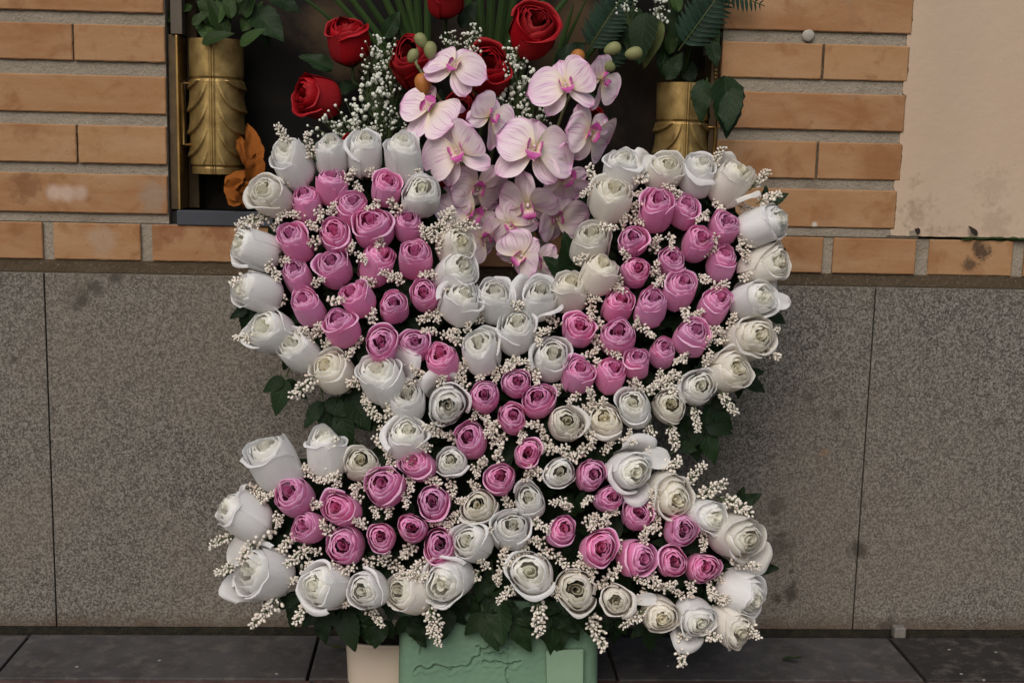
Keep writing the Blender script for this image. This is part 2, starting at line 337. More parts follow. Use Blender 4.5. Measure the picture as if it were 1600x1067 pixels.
# ------------------------------------------------------------------ wall
X0,X1=-2.2,2.4
wall=empty('niche_wall',(0,0,0)); tag(wall,'ochre brick wall over speckled granite slabs with a dark niche opening','wall')
NL,NR=-.3775,.3555          # niche opening
ZB=.5795                    # niche floor level
TOP=1.35
def wbox(name,lo,hi,m,b=0.001,seg=2,sub=None):
    o=link(name,MB().box(lo,hi).mesh(name,[m],False),wall)
    if b: bev(o,b,seg)
    return o
# core (mortar) behind bricks
JY=.0038
def mortar_face():
    mb=MB()
    mb.box((X0,JY,.495),(X1,.30,ZB-.0135)); mb.box((X0,JY,ZB-.0125),(NL-.001,.30,TOP)); mb.box((NR+.001,JY,ZB-.0125),(.598,.30,TOP))
    mb.box((X0,.012,-.05),(X1,.30,.494)); mb.box((NL-.001,.12,ZB-.0125),(NR+.001,.30,TOP)); mb.box((NL-.001,JY,1.2),(NR+.001,.11,TOP))
    return link('mortar_joint',mb.mesh('mortar_joint',[M['mortar']],False),wall)
mortar_face()
# mortar bed under bricks, shade of its recess painted into the dark colour
wbox('mortar_bed',(X0,.002,.4995),(X1,.011,.5165),M['bed'],.001)
wbox('mortar_bed',(NR+.002,.0015,.5665),(.64,.010,.5785),M['mortar'],.0015)
# bricks with uneven faces
def brick(x0,x1,z0,z1,y=0.0,seed=0):
    mb=MB(); j=lambda:random.uniform(-.0008,.0008)
    n=10; dep=.05; prt=y-random.uniform(0,.0015)
    Lx,Lz=x1-x0,z1-z0; ex,ez=.0014/Lx,.0014/Lz
    def warp(t,e,n):
        i=round(t*n)
        return 0 if i==0 else 1 if i==n else e+(1-2*e)*(i-1)/(n-2)
    nu=max(12,int((x1-x0)/.006))
    def fn(u,v):
        u=warp(u,ex,nu); v=warp(v,ez,9)
        e=min(u,1-u)*(x1-x0); e2=min(v,1-v)*(z1-z0); q=min(e,e2)
        p=Vector((x0+u*(x1-x0),0,z0+v*(z1-z0)))
        d=noise.noise(p*25+Vector((seed,0,0)))*.0006+noise.noise(p*140)*.0001
        rr=.0011*max(0,1-q/.0014)
        nx=noise.noise(Vector((seed,p.z*120,0)))*.0007*(1 if u>.5 else -1) if e<.0001 else 0
        nz=noise.noise(Vector((p.x*70,seed,3)))*.0008 if e2<.0001 else 0
        return (p.x+nx, prt+d+rr, p.z+nz)
    mb.grid(fn,nu,9)
    mb.box((x0+.0003,prt+.0022,z0+.0003),(x1-.0003,prt+dep,z1-.0003))
    return link('brick',mb.mesh('brick',[M['brick']],False),wall)
rows=[(.5795,.6310),(.6450,.6945),(.7103,.7588),(.7770,.8235),(.8395,.8890)]
z=.905
while z<1.30: rows.append((z,z+.0495)); z+=.0655
def X(px,py): return atY(px,py).x
cutsL={0:[None],1:[X(121,220)],2:[None],3:[X(114.5,66)],4:[None]}
RE=[X(1400,320),X(1409,250),X(1413,180),X(1420,95),X(1426,20)]
cutsR={0:[None],1:[X(1277.5,255)],2:[None],3:[X(1287,95)],4:[None]}
sd_=0
for r,(z0,z1) in enumerate(rows):
    rr=r%2
    # left side
    e=NL+random.uniform(-.002,.001)
    if rr==0:
        xs_=[e-.243*k for k in range(0,8)]
    else:
        c=(cutsL.get(r) or [X(118,100)])[0]; xs_=[e,c]+[c-.243*k for k in range(1,8)]
    for a,b in zip(xs_[1:],xs_[:-1]):
        if a>X0: wbox('head_joint',(a-.003,.0026,z0),(a+.003,.02,z1),M['bed'],0)
        if b>X0: sd_+=1; brick(max(a+.0012,X0),b-.0012,z0,z1,0,sd_)
    re=RE[r] if r<5 else X(1430,5)+random.uniform(-.004,.004)
    if rr==0: sd_+=1; brick(NR,re,z0,z1,0,sd_)
    else:
        c=(cutsR.get(r) or [X(1288,60)])[0]; wbox('head_joint',(c-.004,.0026,z0),(c+.003,.02,z1),M['bed'],0); sd_+=2; brick(NR,c-.0022,z0,z1,0,sd_); brick(c+.0012,re,z0,z1,.0005,sd_+1)
for r in range(len(rows)-1):
    re=min(RE[min(r,4)],RE[min(r+1,4)])
    wbox('mortar_joint',(.592,JY+.0002,rows[r][1]-.004),(re+.003,.05,rows[r+1][0]+.004),M['mortar'],0)
# soldier course below
bx=[(X(-60,380),X(67,380)),(X(84,380),X(220,380)),(X(238,380),X(372,380))]
p=bx[-1]
st=.1335
while p[1]+st<X(1190,400)-.02: p=(p[0]+st,p[1]+st); bx.append(p)
bx+= [(X(1165,400),X(1285,402)),(X(1301,402),X(1430,404)),(X(1451,405),X(1582,407)),(X(1600,405),X(1735,405))]
q=bx[0]
for k in range(8): q=(q[0]-st,q[1]-st); bx.append(q)
q=(X(1600,405),X(1735,405))
for k in range(9): q=(q[0]+st,q[1]+st); bx.append(q)
for k,(a,b) in enumerate(bx):
    if a>X0 and b<X1: brick(a,b,.5172,.5658,random.uniform(-.001,.001),100+k)
# granite slabs
sx=[X0,-.5432,.5835,1.715,X1]
for a,b in zip(sx[:-1],sx[1:]):
    mb=MB(); mb.box((a+.0009,-.004,.004),(b-.0009,.010,.4985)); o=link('granite_slab',mb.mesh('granite_slab',[M['granite']],False),wall); bev(o,.001)
wbox('gutter_fill',(X0,-.0035,-.03),(X1,.0115,.0030),M['dirt'],0)
# plaster panel right of bricks, recessed, with ragged overlap on the bricks' ends
pl=empty('plaster_wall'); tag(pl,'smooth beige painted plaster wall at the right edge with brown damp stains','wall')
mb=MB()
def fn(u,v):
    zz=.569+v*(TOP-.569); 
    rag=.0035*noise.noise(Vector((zz*60,1,0)))+.002*noise.noise(Vector((zz*200,5,0)))
    k=[(.569,RE[0]),(.631,RE[0]),(.67,RE[1]),(.735,RE[2]),(.80,RE[3]),(.865,RE[4]),(2,RE[4]+.01)]
    e=RE[0]
    for (za,xa),(zb,xb) in zip(k[:-1],k[1:]):
        if za<=zz<=zb: e=xa+(xb-xa)*(zz-za)/(zb-za)
    inr=any(z0<=zz<=z1 for z0,z1 in rows)
    edge=e+(0.0006 if inr else -.004)+rag*.6
    x=edge+(X1-edge)*(u**2.2)
    y=.0036 if u==0 else .0012+.009*max(0,min(1,(x-RE[4]-.004)/.11))**2*(3-2*max(0,min(1,(x-RE[4]-.004)/.11)))
    return (x,y+noise.noise(Vector((x*9,zz*9,0)))*.0004,zz)
mb.grid(fn,70,260); link('plaster_face',mb.mesh('plaster_face',[M['plaster']],True),pl)
link('plaster_backing',MB().box((.60,.03,.569),(X1,.30,TOP)).mesh('plaster_backing',[M['plaster']],False),pl)
# ledge dirt and litter on the ledge
mb=MB(); mb.grid(lambda u,v:(RE[0]-.01+u*(1.2),-.001+v*.030,.5685+.0022*abs(noise.noise(Vector((u*90,v*4,0))))+.001),160,4); link('ledge_dirt',mb.mesh('ledge_dirt',[m_simple('ledge_debris',(.12,.10,.07),.95,.1,.7,150,.002)],True),wall,stuff=True)

# niche interior: back stone, slate sill, frame
wbox('stone_panel',(NL+.001,.085,ZB+.001),(NR-.001,.118,1.2),M['panel'],.001)
wbox('niche_floor',(NL+.001,.012,ZB-.0120),(NR-.001,.084,ZB+.004),M['black'],0)
sx0=atY(276,336,-.004).x
wbox('slate_sill',(sx0,-.004,ZB-.0135),(NR-.003,.0115,ZB+.006),M['slate'],.001)
# ------------------------------------------------------------------ niche frame
fr=empty('niche_frame',(0,0,ZB)); tag(fr,'narrow dark bronze door frame lining the niche opening','frame')
fr.location=(0,0,0)
def fbox(name,lo,hi,m,b=.0008):
    o=link(name,MB().box(lo,hi).mesh(name,[m],False),fr); bev(o,b); return o
zt=ZB+.0065; zc=atY(280,55,.01).z
fbox('frame_profile',(NL+.0012,.008,zt),(NL+.012,.060,zc),M['bronzed'])
fbox('frame_edge',(NL+.0125,.000,zt),(NL+.0155,.058,zc-.001),M['gold'])
fbox('frame_inner',(NL+.016,.052,zt),(NL+.030,.075,1.19),M['bronzed'])
fbox('frame_profile',(NL+.006,.004,zc+.0005),(NL+.021,.028,1.19),M['greymetal'])
fbox('frame_profile',(NR-.011,.012,zt),(NR-.0012,.060,1.19),M['bronzed'])
fbox('frame_edge',(NR-.022,.020,zt),(NR-.0175,.055,atY(1150,215,.03).z),M['gold'])
fbox('frame_profile',(NR-.024,-.003,atY(1130,88,0).z),(NR-.010,.010,1.19),M['greymetal'])
zb0=atY(1143,122,.0).z
for k in range(7):
    mb=MB(); mb.ell((NR-.006,.008,zb0+.005*k),(0,0,1),.0022,.0022); link('bead',mb.mesh('bead',[M['gold']]),fr)
# ------------------------------------------------------------------ vases
def vase_mesh():
    mb=MB(); H=.176; R=.0355
    def prof(z):
        t=z/H
        if t<.05: return R*.97
        if t<.06: return R*.93
        if t<.70: return R*(1.0+.02*math.sin((t-.06)/.64*math.pi))
        if t<.715: return R*.95
        return R*1.0+R*.015*(t-.715)/.285
    def fn(u,v):
        z=v*H; a=u*2*math.pi; t=z/H; r=prof(z)
        th=((a+math.pi)%(2*math.pi))-math.pi      # 0 faces the viewer
        if .06<t<.70:
            th2=abs(th) if abs(th)<1.57 else math.pi-abs(th)
            ph=(t-.06)/.64 + .42*(1-math.exp(-((1.57-th2)**2)*0.0))*0
            s_=(1.25-th2)  
            q=((t-.06)/.64*3.6+ .9*math.exp(-th2*1.5)*-1.6 )
            # swags hang from beside the centre seam and sweep down and outward
            q=(t-.06)/.64*3.8 + 1.7*(1-math.exp(-3.2*max(0,th2-.10)))+.0*th2
            f=q-math.floor(q)
            fade=min(1,max(0,(th2-.16)/.25))
            r+= .0050*((1-f)**3.0)*fade*(1 if f>.05 else f/.05)
        if abs(th)<.10: r+=.0022*(1-abs(th)/.10)**.5 - (.0022 if abs(th)<.018 else 0)
        return (math.sin(a)*r,-math.cos(a)*r,z)
    mb.grid(fn,180,150)
    mb.grid(lambda u,v:(math.sin(2*math.pi*u)*(R*1.012-v*.004),-math.cos(2*math.pi*u)*(R*1.012-v*.004),H-.0*v),60,1)
    mb.grid(lambda u,v:(math.sin(2*math.pi*u)*(R-.003),-math.cos(2*math.pi*u)*(R-.003),H-v*.05),60,2)
    mb.grid(lambda u,v:(math.sin(2*math.pi*u)*(R-.003)*(1-v),-math.cos(2*math.pi*u)*(R-.003)*(1-v),H-.05),60,1)
    return mb.mesh('vase',[M['bronze']])
vm=vase_mesh()
VL=atY(337,272,.012); VR=atY(1063,335,.012)
def vase(p,label,side):
    o=link('flower_vase',vm); o.location=(p.x,.030,p.z); tag(o,label,'vase','bronze vases in the niche')
    x=side*.0425
    hb=MB(); hb.tube([(side*.030,-.018,.118),(x,-.018,.118),(x,-.018,.038),(side*.030,-.018,.038)],.0024,n=8)
    link('handle',hb.mesh('handle',[M['gold']]),o)
    fb=MB()
    fb.box((x+side*.0-.0015,-.002,.034),(x+.0015,.05,.122)); link('bracket',fb.mesh('bracket',[M['bronzed']],False),o)
    return o
vase(VL,'golden bronze flower vase with draped relief at the left of the niche',-1)
vase(VR,'shadowed bronze flower vase behind a green leaf at the right of the niche',1)

# ------------------------------------------------------------------ leaves
def leaf_geo(L=1,W=.55,serr=.03,fold=.18,curl=.15,nv=14,seed=0,pt=1.0):
    rn=random.Random(seed); tw=rn.uniform(-.2,.2); wv=rn.uniform(.0,.04)
    def fn(u,v):
        s=(u-.5)*2; wd=W*.5*(math.sin(math.pi*min(1,v**.75))**.8)*(1-.25*v*pt)
        if abs(s)>.99 and 0<v<1: wd*=1+serr*(1 if int(v*nv)%2 else -1)
        x=s*wd; z=-fold*abs(x)*-1 - curl*(v**2)*L + wv*math.sin(v*14+s*2)*abs(s)
        return (x+tw*z, v*L, z)
    return fn
def leaf_mesh(name,m,seed,**k):
    mb=MB(); mb.grid(leaf_geo(seed=seed,**k),6,14); return mb.mesh(name,[m])
LEAF=[leaf_mesh('leaf',M['leaf'],i,W=random.uniform(.5,.68),curl=random.uniform(.05,.3),fold=random.uniform(.1,.35),serr=.05) for i in range(5)]
LEAFG=[leaf_mesh('leaf',M['leafg'],i,W=random.uniform(.38,.55),curl=random.uniform(.05,.35),fold=random.uniform(.1,.3),serr=0) for i in range(5)]
LEAFY=[leaf_mesh('leaf',M['leafy'],i+9,W=.5,curl=.2,serr=0) for i in range(2)]
def frame_from(y,zhint):
    y=Vector(y).normalized(); z=Vector(zhint); z=(z-y*z.dot(y)).normalized(); x=y.cross(z)
    return Matrix((x,y,z)).transposed()
def camdir(tx,ty):           # direction given by its lean in the picture plane, towards the viewer
    n=tx*tx+ty*ty
    if n>.96: s=(.96/n)**.5; tx*=s; ty*=s; n=.96
    return RT*tx+UP*ty-FW*math.sqrt(1-n)
def mat(R3,loc,s=1.0): 
    m=R3.to_4x4() @ Matrix.Scale(s,4); m.translation=loc; return m
def leaf_at(meshes,px,py,ang,Lpx,off=-.02,parent=None,place=atW,lean=.25,name='leaf',rr=random):
    p=place(px,py,off); a=math.radians(ang); d=(RT*math.cos(a)+UP*math.sin(a)-FW*rr.uniform(-lean,lean)).normalized()
    zh=(-FW+UP*rr.uniform(-.1,.5)+RT*rr.uniform(-.5,.5)); L=Lpx*mpp(p)
    return link(name,rr.choice(meshes),parent,mat(frame_from(d,zh),p,L)),p,d,L

# ------------------------------------------------------------------ roses
def rose_petal_fn(a0,wd,R,ztop,curl,seed,G,zb=-.60,flare=0.0,dip=.10,taper=.12,step=.0):
    rn=random.Random(seed); ph=rn.uniform(0,6.28); pk=rn.uniform(-.03,.03); sk=rn.uniform(-.25,.25)
    def fn(u,v):
        s=(u-.5)*2; a=a0+s*wd
        cup=1-(1-min(1,v/.5))**2.2 if v<.5 else 1.0
        r=R*(.14+.86*cup)
        x_=max(0,v-.42)/.58; r*=1-taper*x_**2.3
        H=(ztop-zb)*(1-dip*abs(s-sk)**3.0)
        zc=zb+H*(.34*(v/.42)**1.2 if v<.42 else .34+.66*math.sin(x_*math.pi/2)**(.95+.1*taper))
        k=max(0,(v-.74)/.26)
        cc=curl*(1-.35*abs(s))*(1+.35*math.sin(ph+a*1.7))
        r+=cc*k**1.6*1.1; zc-=cc*(.35+6*max(0,cc-.05))*k**3
        r+=.011*math.sin(a*7.3+ph*3)*k; zc+=.014*math.sin(a*9.1+ph*2)*k
        if flare:
            f=max(0,(v-.35)/.65); r+=flare*f**1.5*(1-.35*s*s); zc-=flare*.35*f**2.2+.06*flare*math.sin(s*4+ph)*f; a=a0+s*wd*(1-.28*f)
        r*=1+(.075*math.cos(2*a+G[0])+.04*math.cos(3*a+G[1])+.015*math.cos(5*a+G[2]))*min(1,v*1.6)
        zc+=(.045*math.cos(2*a+G[3])+.02*math.cos(3*a+G[4]))*v + 1.6*pk*v*math.cos(s*2.2)
        x,y=math.cos(a)*r,math.sin(a)*r
        return (x+G[5]*v,y+G[6]*v,zc)
    return fn
def rose_variant(seed, openness=.5, loose=0):
    rn=random.Random(seed); core=MB(); corev=[]
    G=[rn.uniform(0,6.28) for _ in range(5)]+[rn.uniform(-.055,.055) for _ in range(2)]
    turns=rn.uniform(1.3,2.0); aa=rn.uniform(0,6.28)
    def coil(u,v):
        a=aa+u*turns*6.283; r=(.03+.098*u)*(1+.15*math.sin(2*a+G[0])); k=max(0,(v-.8)/.2)
        r=r*(.55+.45*min(1,v*1.6))+.012*k*k
        return (math.cos(a)*r+G[5],math.sin(a)*r+G[6],-.25+(.735-.035*u+.02*math.sin(a*1.3+G[1]))*v-.01*k**3)
    core.grid(coil,48,6); corev += [1.0]*len(core.v)
    # a shallow heart closes the bottom between the inner petals
    petals=[]; N=10; th=rn.uniform(0,6.28); R0=.155; R1=.405+.045*openness
    for q in range(N):
        t=q/(N-1); R=.255+(R1-.255)*t**.9; th+=2.2+rn.uniform(-.4,.4)
        wd=rn.uniform(1.2,1.75)*(1-.14*t)
        zt=.46-.10*(1-openness*.4)*t**1.4+rn.uniform(-.022,.016)
        cu=(.034+.010*t+.055*max(0,t-.6)/.4*(.25+openness))*rn.uniform(.7,1.3)
        dp=.05+.10*t
        fn=rose_petal_fn(th,wd,R,zt,cu,rn.random(),G,dip=dp,taper=.60-.44*t-.03*openness*t)
        if q<N-4:
            n0=len(core.v); core.grid(fn,14,9); corev += [max(0,.85-.95*t*1.4)]*(len(core.v)-n0)
        else:
            mb=MB(); mb.grid(fn,16,12); petals.append((mb,th,False))
    for i in range(loose):
        a0=th+1.2+i*rn.uniform(1.9,2.8)
        mb=MB(); mb.grid(rose_petal_fn(a0,rn.uniform(.75,.95),R1+.02,.40+rn.uniform(-.05,.05),.06,rn.random(),G,flare=rn.uniform(.24,.38),dip=.22),16,14); petals.append((mb,a0,True))
    return core,corev,petals
def with_core(me,vals):
    at=me.attributes.new('core','FLOAT','POINT'); at.data.foreach_set('value',vals); return me
ROSES={}
def get_rose(kind,var):
    key=(kind,var)
    if key in ROSES: return ROSES[key]
    m=M[kind]; op={'pink':.3,'white':.8,'cream':.75,'red':.75}[kind]; rn=random.Random(var*13+len(kind))
    loose=1 if 20<=var<30 else 2 if var>=30 else 0
    core,cv,pets=rose_variant(var*17+3+{'pink':0,'white':500,'cream':700,'red':900}[kind],op+rn.uniform(-.5,.45),loose)
    if kind=='pink': cv=[c*.8 for c in cv]
    cm=with_core(core.mesh('rose_core',[m]),cv)
    pm=[with_core(p.mesh('petal',[m]),[0.0]*len(p.v)) for p,_,_ in pets]
    la=[a for _,a,f in pets if f]
    ROSES[key]=(cm,pm,la[0] if la else None); return ROSES[key]
def calyx_mesh():
    mb=MB()
    mb.grid(lambda u,v:(math.cos(u*6.283)*(.03+.17*v**.6),math.sin(u*6.283)*(.03+.17*v**.6),-.68+.12*v),10,3)
    for i in range(5):
        a=i*1.2566
        def fn(u,v,a=a):
            s=(u-.5)*.5*(1-v**1.5); r=.17+.20*v**.7; return (math.cos(a+s*1.6)*r,math.sin(a+s*1.6)*r,-.58+.22*v)
        mb.grid(fn,3,4)
    return mb.mesh('calyx',[M['stem']])
CAL=calyx_mesh()
RPOS=[]
def make_rose(px,py,w,tx,ty,kind,var,label,group,place=atW,off=0.0,stem=True,tall=1.0,ldir=None,squash=1.0,short=None):
    if place is atW and ty<.5: ty+=.16 if ty>=0 else .06
    ax=camdir(tx,ty); p=place(px,py,off)
    if short: RPOS.append((px,py,short))
    s=w*mpp(p)*(1.17 if kind!='red' else 1.0)
    xv=(RT-ax*RT.dot(ax)).normalized(); yv=ax.cross(xv)
    cm,pm,la=get_rose(kind,var)
    rz=random.uniform(0,6.28)
    if la is not None and ldir is not None: rz=math.radians(ldir)-la
    R3=Matrix((xv,yv,ax)).transposed() @ Matrix.Rotation(rz,3,'Z')
    m=R3.to_4x4() @ Matrix.Diagonal((s,s*squash,s*tall,1)); m.translation=p
    o=link('rose',cm); o.matrix_world=m; tag(o,label,'rose',group)
    for q in pm: link('petal',q,o)
    link('calyx',CAL,o)
    if stem:
        base=p-ax*s*.66*tall
        cen=atW(780,600,-.075); tgt=base-PN*.05; 
        tgt=p+ (cen-p)*.06; tgt=tgt-PN*((tgt-(PP-PN*.062)).dot(PN))
        mb=MB(); inv=m.inverted(); mid=(base+tgt)/2-ax*.006
        mb.tube([inv@base,inv@mid,inv@tgt],.045,.045,6); link('stem',mb.mesh('stem',[M['stem']]),o)
    return o

UL='upper left wing'; UR='upper right wing'; LL='lower left wing'; LR='lower right wing'
ORD=['first','second','third','fourth','fifth','sixth','seventh','eighth','ninth','tenth']
# white roses: chains (phrase, direction, list)
WH=[
 (f'along the top edge of the {UL}','from the left',[(457,256,62,-.3,.66),(517,243,54,0,.7),(573,240,56,.1,.72),(631,249,64,-.05,.72)]),
 (f'down the outer left edge of the {UL}','from the top',[(424,308,58,-.3,.15),(399,389,64,-.75,.1),(402,455,64,-.7,.1),(423,516,68,-.35,.2)]),
 (f'along the bottom edge of the {UL}','from the left',[(465,548,62,-.3,.3),(521,583,60,-.25,.25),(597,594,70,-.1,.4,'L',40),(635,632,56,0,.42),(699,631,62,.1,-.05,'L',110)]),
 (f'down the inner edge of the {UL}','from the top',[(660,308,62,.15,.2),(712,385,56,.5,.1),(710,425,64,.4,.25),(722,475,60,.3,.4)]),
 ('in the upper row across the notch between the wings','from the left',[(772,470,62,0,.58),(841,470,54,.1,.5,'M',160),(890,458,56,.1,.6)]),
 ('in the lower row just above the butterfly body','from the left',[(752,550,62,-.1,.42),(808,520,60,0,.4),(863,560,64,.1,.3)]),
 (f'down the inner edge of the {UR}','from the top',[(953,312,64,.1,.55),(924,380,64,.1,.45),(936,429,58,.25,.45)]),
 (f'along the top edge of the {UR}','from the left',[(970,266,56,0,.7),(1036,270,56,.2,.5,'L',150),(1090,272,54,.1,.66),(1142,286,62,.4,.45,'M',-50)]),
 (f'down the outer right edge of the {UR}','from the top',[(1190,351,64,.75,.15),(1194,414,64,.62,.02),(1176,468,60,.5,.05,'L',60),(1171,526,68,.3,.05)]),
 (f'along the bottom edge of the {UR}','from the left',[(881,662,56,0,.05),(947,660,56,-.1,.15),(990,637,58,-.2,.15),(1047,636,56,0,0),(1092,607,56,.1,.03),(1136,580,66,.3,.08)]),
 ('beside the pink roses of the butterfly body','from the left',[(637,686,60,.15,.45),(707,722,48,0,.1),(872,738,50,0,0)]),
 ('in the white cluster under the butterfly body','from the top',[(830,783,52,0,.25),(750,790,56,-.1,.1),(798,830,58,.05,.3),(740,846,60,-.3,.2)]),
 (f'along the top edge of the {LL}','from the left',[(432,722,72,-.25,.8,'B'),(510,708,62,0,.86,'B'),(566,724,56,.1,.15)]),
 (f'at the outer tip of the {LL}','from the top',[(380,808,72,-.72,.55,'B'),(412,895,76,-.55,.1,'L',200)]),
 (f'along the bottom edge of the {LL}','from the left',[(508,912,66,-.45,.08),(574,920,60,-.25,0),(637,928,62,-.5,.15),(700,905,72,-.3,-.1,'L',190)]),
 (f'along the top edge of the {LR}','from the left',[(982,736,64,.25,-.05,'M',-70),(1048,773,68,.3,-.12),(1100,805,56,.5,-.05),(1150,840,72,.45,-.12,'L',-50)]),
 (f'at the outer tip of the {LR}','from the top',[(1158,926,66,.6,-.3),(1141,977,62,.4,-.32)]),
 (f'along the bottom edge of the {LR}','from the left',[(830,893,72,-.1,.15),(902,922,72,0,0),(963,936,48,-.1,0),(1031,959,56,.1,-.1),(1085,962,58,.15,-.25,'L',-110)]),
]
n=0
for phrase,frm,lst in WH:
    for i,t in enumerate(lst):
        n+=1; fl=t[5] if len(t)>5 else ''
        var=(20+n%4) if fl=='L' else 30+n%3 if fl=='M' else n%12; ld=t[6] if len(t)>6 else None
        kind='cream' if (t[0]>900 and n%2==0) or n%5==0 else 'white'
        make_rose(t[0],t[1],t[2],t[3],t[4],kind,var,f'white rose {ORD[i]} {frm} {phrase}','white roses of the butterfly wreath',
                  off=random.uniform(-.006,.008),tall=1.1 if abs(t[4])>.6 else 1.0,ldir=ld,short=f'{ORD[i]} white rose {frm} {phrase}')
PK={
 UL:[(518,293,52,.05,.42),(480,320,50,-.05,.48),(603,298,48,.15,.3),(549,328,48,.1,.3),(583,356,62,0,.2),(637,353,48,0,.32),(525,368,52,0,.18),(463,380,50,-.1,.5,1.15),
     (524,420,54,-.08,.25),(589,415,54,.3,.6,1.1),(650,404,56,.1,.28,1.15),(465,434,50,-.12,.35),(480,480,52,-.2,.42),(560,467,50,-.25,.33),(616,480,48,0,.18,1.1),(665,461,50,.05,.12),(533,510,56,-.12,.42),
     (596,538,58,0,.1),(650,540,50,-.05,.12),(692,565,56,-.1,.3)],
 UR:[(1025,328,56,0,.5,1.2),(1069,330,46,.1,.35),(1131,356,50,.1,.25),(1088,382,50,.1,.2,1.15),(988,377,46,-.05,.1),(991,426,48,0,.05),(1050,411,46,0,.08),(1128,413,48,.12,.4),(1064,457,54,.15,.32),
     (1117,480,50,.15,.38),(966,477,52,.1,.3),(1016,480,54,0,.42),(904,516,52,0,.15),(965,528,60,-.05,.18),(1078,527,52,.1,.28),(1035,552,44,.05,.28),(996,568,42,0,.34,1.1),(953,588,50,.1,.4),(903,588,50,.1,.34)],
 'butterfly body':[(806,600,46,0,.1),(757,619,52,0,.15),(843,626,54,0,.15),(800,653,50,0,.1),(738,687,56,-.05,.15),(822,708,48,0,.05),(781,750,50,-.05,.1)],
 LL:[(653,725,54,-.2,.12),(601,763,60,-.1,.1),(679,784,56,0,.1),(460,776,64,-.12,.2),(533,797,56,-.2,.1),(482,824,52,-.3,.1),(539,850,64,-.1,.08),(597,841,48,0,.0,1.05),(643,826,50,0,.05,1.2),(686,855,56,0,.05)],
 LR:[(878,831,48,.15,.1),(923,742,52,.08,.06),(951,777,46,.1,.12),(994,807,50,0,.12),(934,857,60,.15,.1),(993,869,56,.3,0),(1063,828,56,.1,0),(1050,879,50,0,0),(1098,887,54,.1,0)]}
for reg,lst in PK.items():
    L=sorted(lst,key=lambda t:t[1]-.02*t[0]); rws=[]
    for t in L:
        if rws and t[1]-rws[-1][0][1]<32: rws[-1].append(t)
        else: rws.append([t])
    for ri,row in enumerate(rws):
        row.sort()
        for ci,t in enumerate(row):
            n+=1
            if len(row)==1: lab=f'pink rose alone in {ORD[ri]} pink row from top of the {reg}'
            else: lab=f'pink rose {ORD[ci]} from left in {ORD[ri]} pink row from top of the {reg}'
            tall=t[5] if len(t)>5 else 1.0
            make_rose(t[0],t[1],t[2],t[3],t[4],'pink',n%14,lab,'pink roses of the butterfly wreath',off=random.uniform(-.006,.006),squash=1.0,tall=1.05*tall,short=(f'{ORD[ci]} pink rose in {ORD[ri]} row from top of the {reg}' if len(row)>1 else f'lone pink rose in {ORD[ri]} row from top of the {reg}'))

# ------------------------------------------------------------------ wreath backing and stand
OUT=[(415,305),(470,255),(560,245),(640,245),(685,300),(715,380),(745,470),(850,470),(905,440),(930,350),(950,270),(1050,260),(1140,285),(1195,350),(1195,470),(1165,560),(1090,620),(960,680),(985,720),(1090,775),(1170,850),(1175,930),(1130,975),(1030,975),(900,940),(830,915),(700,925),(560,935),(410,905),(372,870),(365,800),(430,725),(560,715),(610,680),(600,640),(500,590),(420,530),(385,440)]
def prism(pts,off0,off1,m,name,parent=None):
    fr_=[atW(x,y,off0) for x,y in pts]; bk=[q-PN*(off0-off1) for q in fr_]; N=len(pts)
    me=bpy.data.meshes.new(name); me.from_pydata([tuple(v) for v in fr_+bk],[],[tuple(reversed(range(N))),tuple(range(N,2*N))]+[(i,(i+1)%N,N+(i+1)%N,N+i) for i in range(N)])
    me.materials.append(m); return link(name,me,parent)
cx,cy=780,620
ins=[(cx+(x-cx)*.955,cy+(y-cy)*.955) for x,y in OUT]
wr=empty('butterfly_stand',(0,-.30,0)); wr.location=(0,0,0)
tag(wr,'green foam backing and foot carrying the butterfly shaped rose wreath','flower stand')
prism(ins,-.058,-.09,M['dark_fill'],'backing_board',wr)  # green foam board coloured near black for the shade between the roses
# moulded green foam foot with cracks
F0=atW(622,1067,-.045); F1=atW(936,1067,-.045)
cr=[[(648,1046),(668,1044),(690,1040),(702,1048),(735,1040),(742,1027),(758,1014),(770,1006),(792,1008),(806,1014)],[(757,1034),(775,1036),(800,1038),(812,1034)],[(656,985),(659,1000),(658,1022)],[(793,1046),(793,1100)],[(745,1010),(760,1022),(790,1020)]]
crw=[[ (atW(x,y,-.045).x,atW(x,y,-.045).z) for x,y in c] for c in cr]
def segd(px,pz,c):
    best=9
    for (ax,az),(bx_,bz) in zip(c[:-1],c[1:]):
        dx,dz=bx_-ax,bz-az; t=max(0,min(1,((px-ax)*dx+(pz-az)*dz)/(dx*dx+dz*dz))); d=math.hypot(px-ax-t*dx,pz-az-t*dz); best=min(best,d)
    return best
xl,xr=F0.x,F1.x; ztop=atW(780,940,-.045).z
def ffn(u,v):
    x=xl+(xr-xl)*u; z_=.0+ztop*v
    q=PP-PN*.045; y=(q.y*PN.y+q.z*PN.z-z_*PN.z)/PN.y
    e=min(x-xl,xr-x); rad=.016; 
    if e<rad: y+=rad-math.sqrt(max(0,rad*rad-(rad-e)**2))
    p=Vector((x,0,z_))
    if z_>atW(780,1150,-.045).z:
        for i,c in enumerate(crw):
            d=segd(x+noise.noise(p*90)*.004,z_+noise.noise(p*110+Vector((9,0,0)))*.004,c)
            w_=.0028 if i!=3 else .0012
            if d<w_: y+=.0035*(1-d/w_)
            elif d<w_*2.4: y-=.0010*(1-(d-w_)/(w_*1.4))
    y+=noise.noise(p*30)*.0012+noise.noise(p*160)*.0005
    if x>atW(793,1050,-.045).x: y+=.0018
    return (x,y,z_)
mb=MB(); mb.grid(ffn,230,170)
mb.box((xl+.001,-.226,0.0),(xr-.001,-.203,ztop-.004))
link('foam_foot',mb.mesh('foam_foot',[M['foam']]),wr)
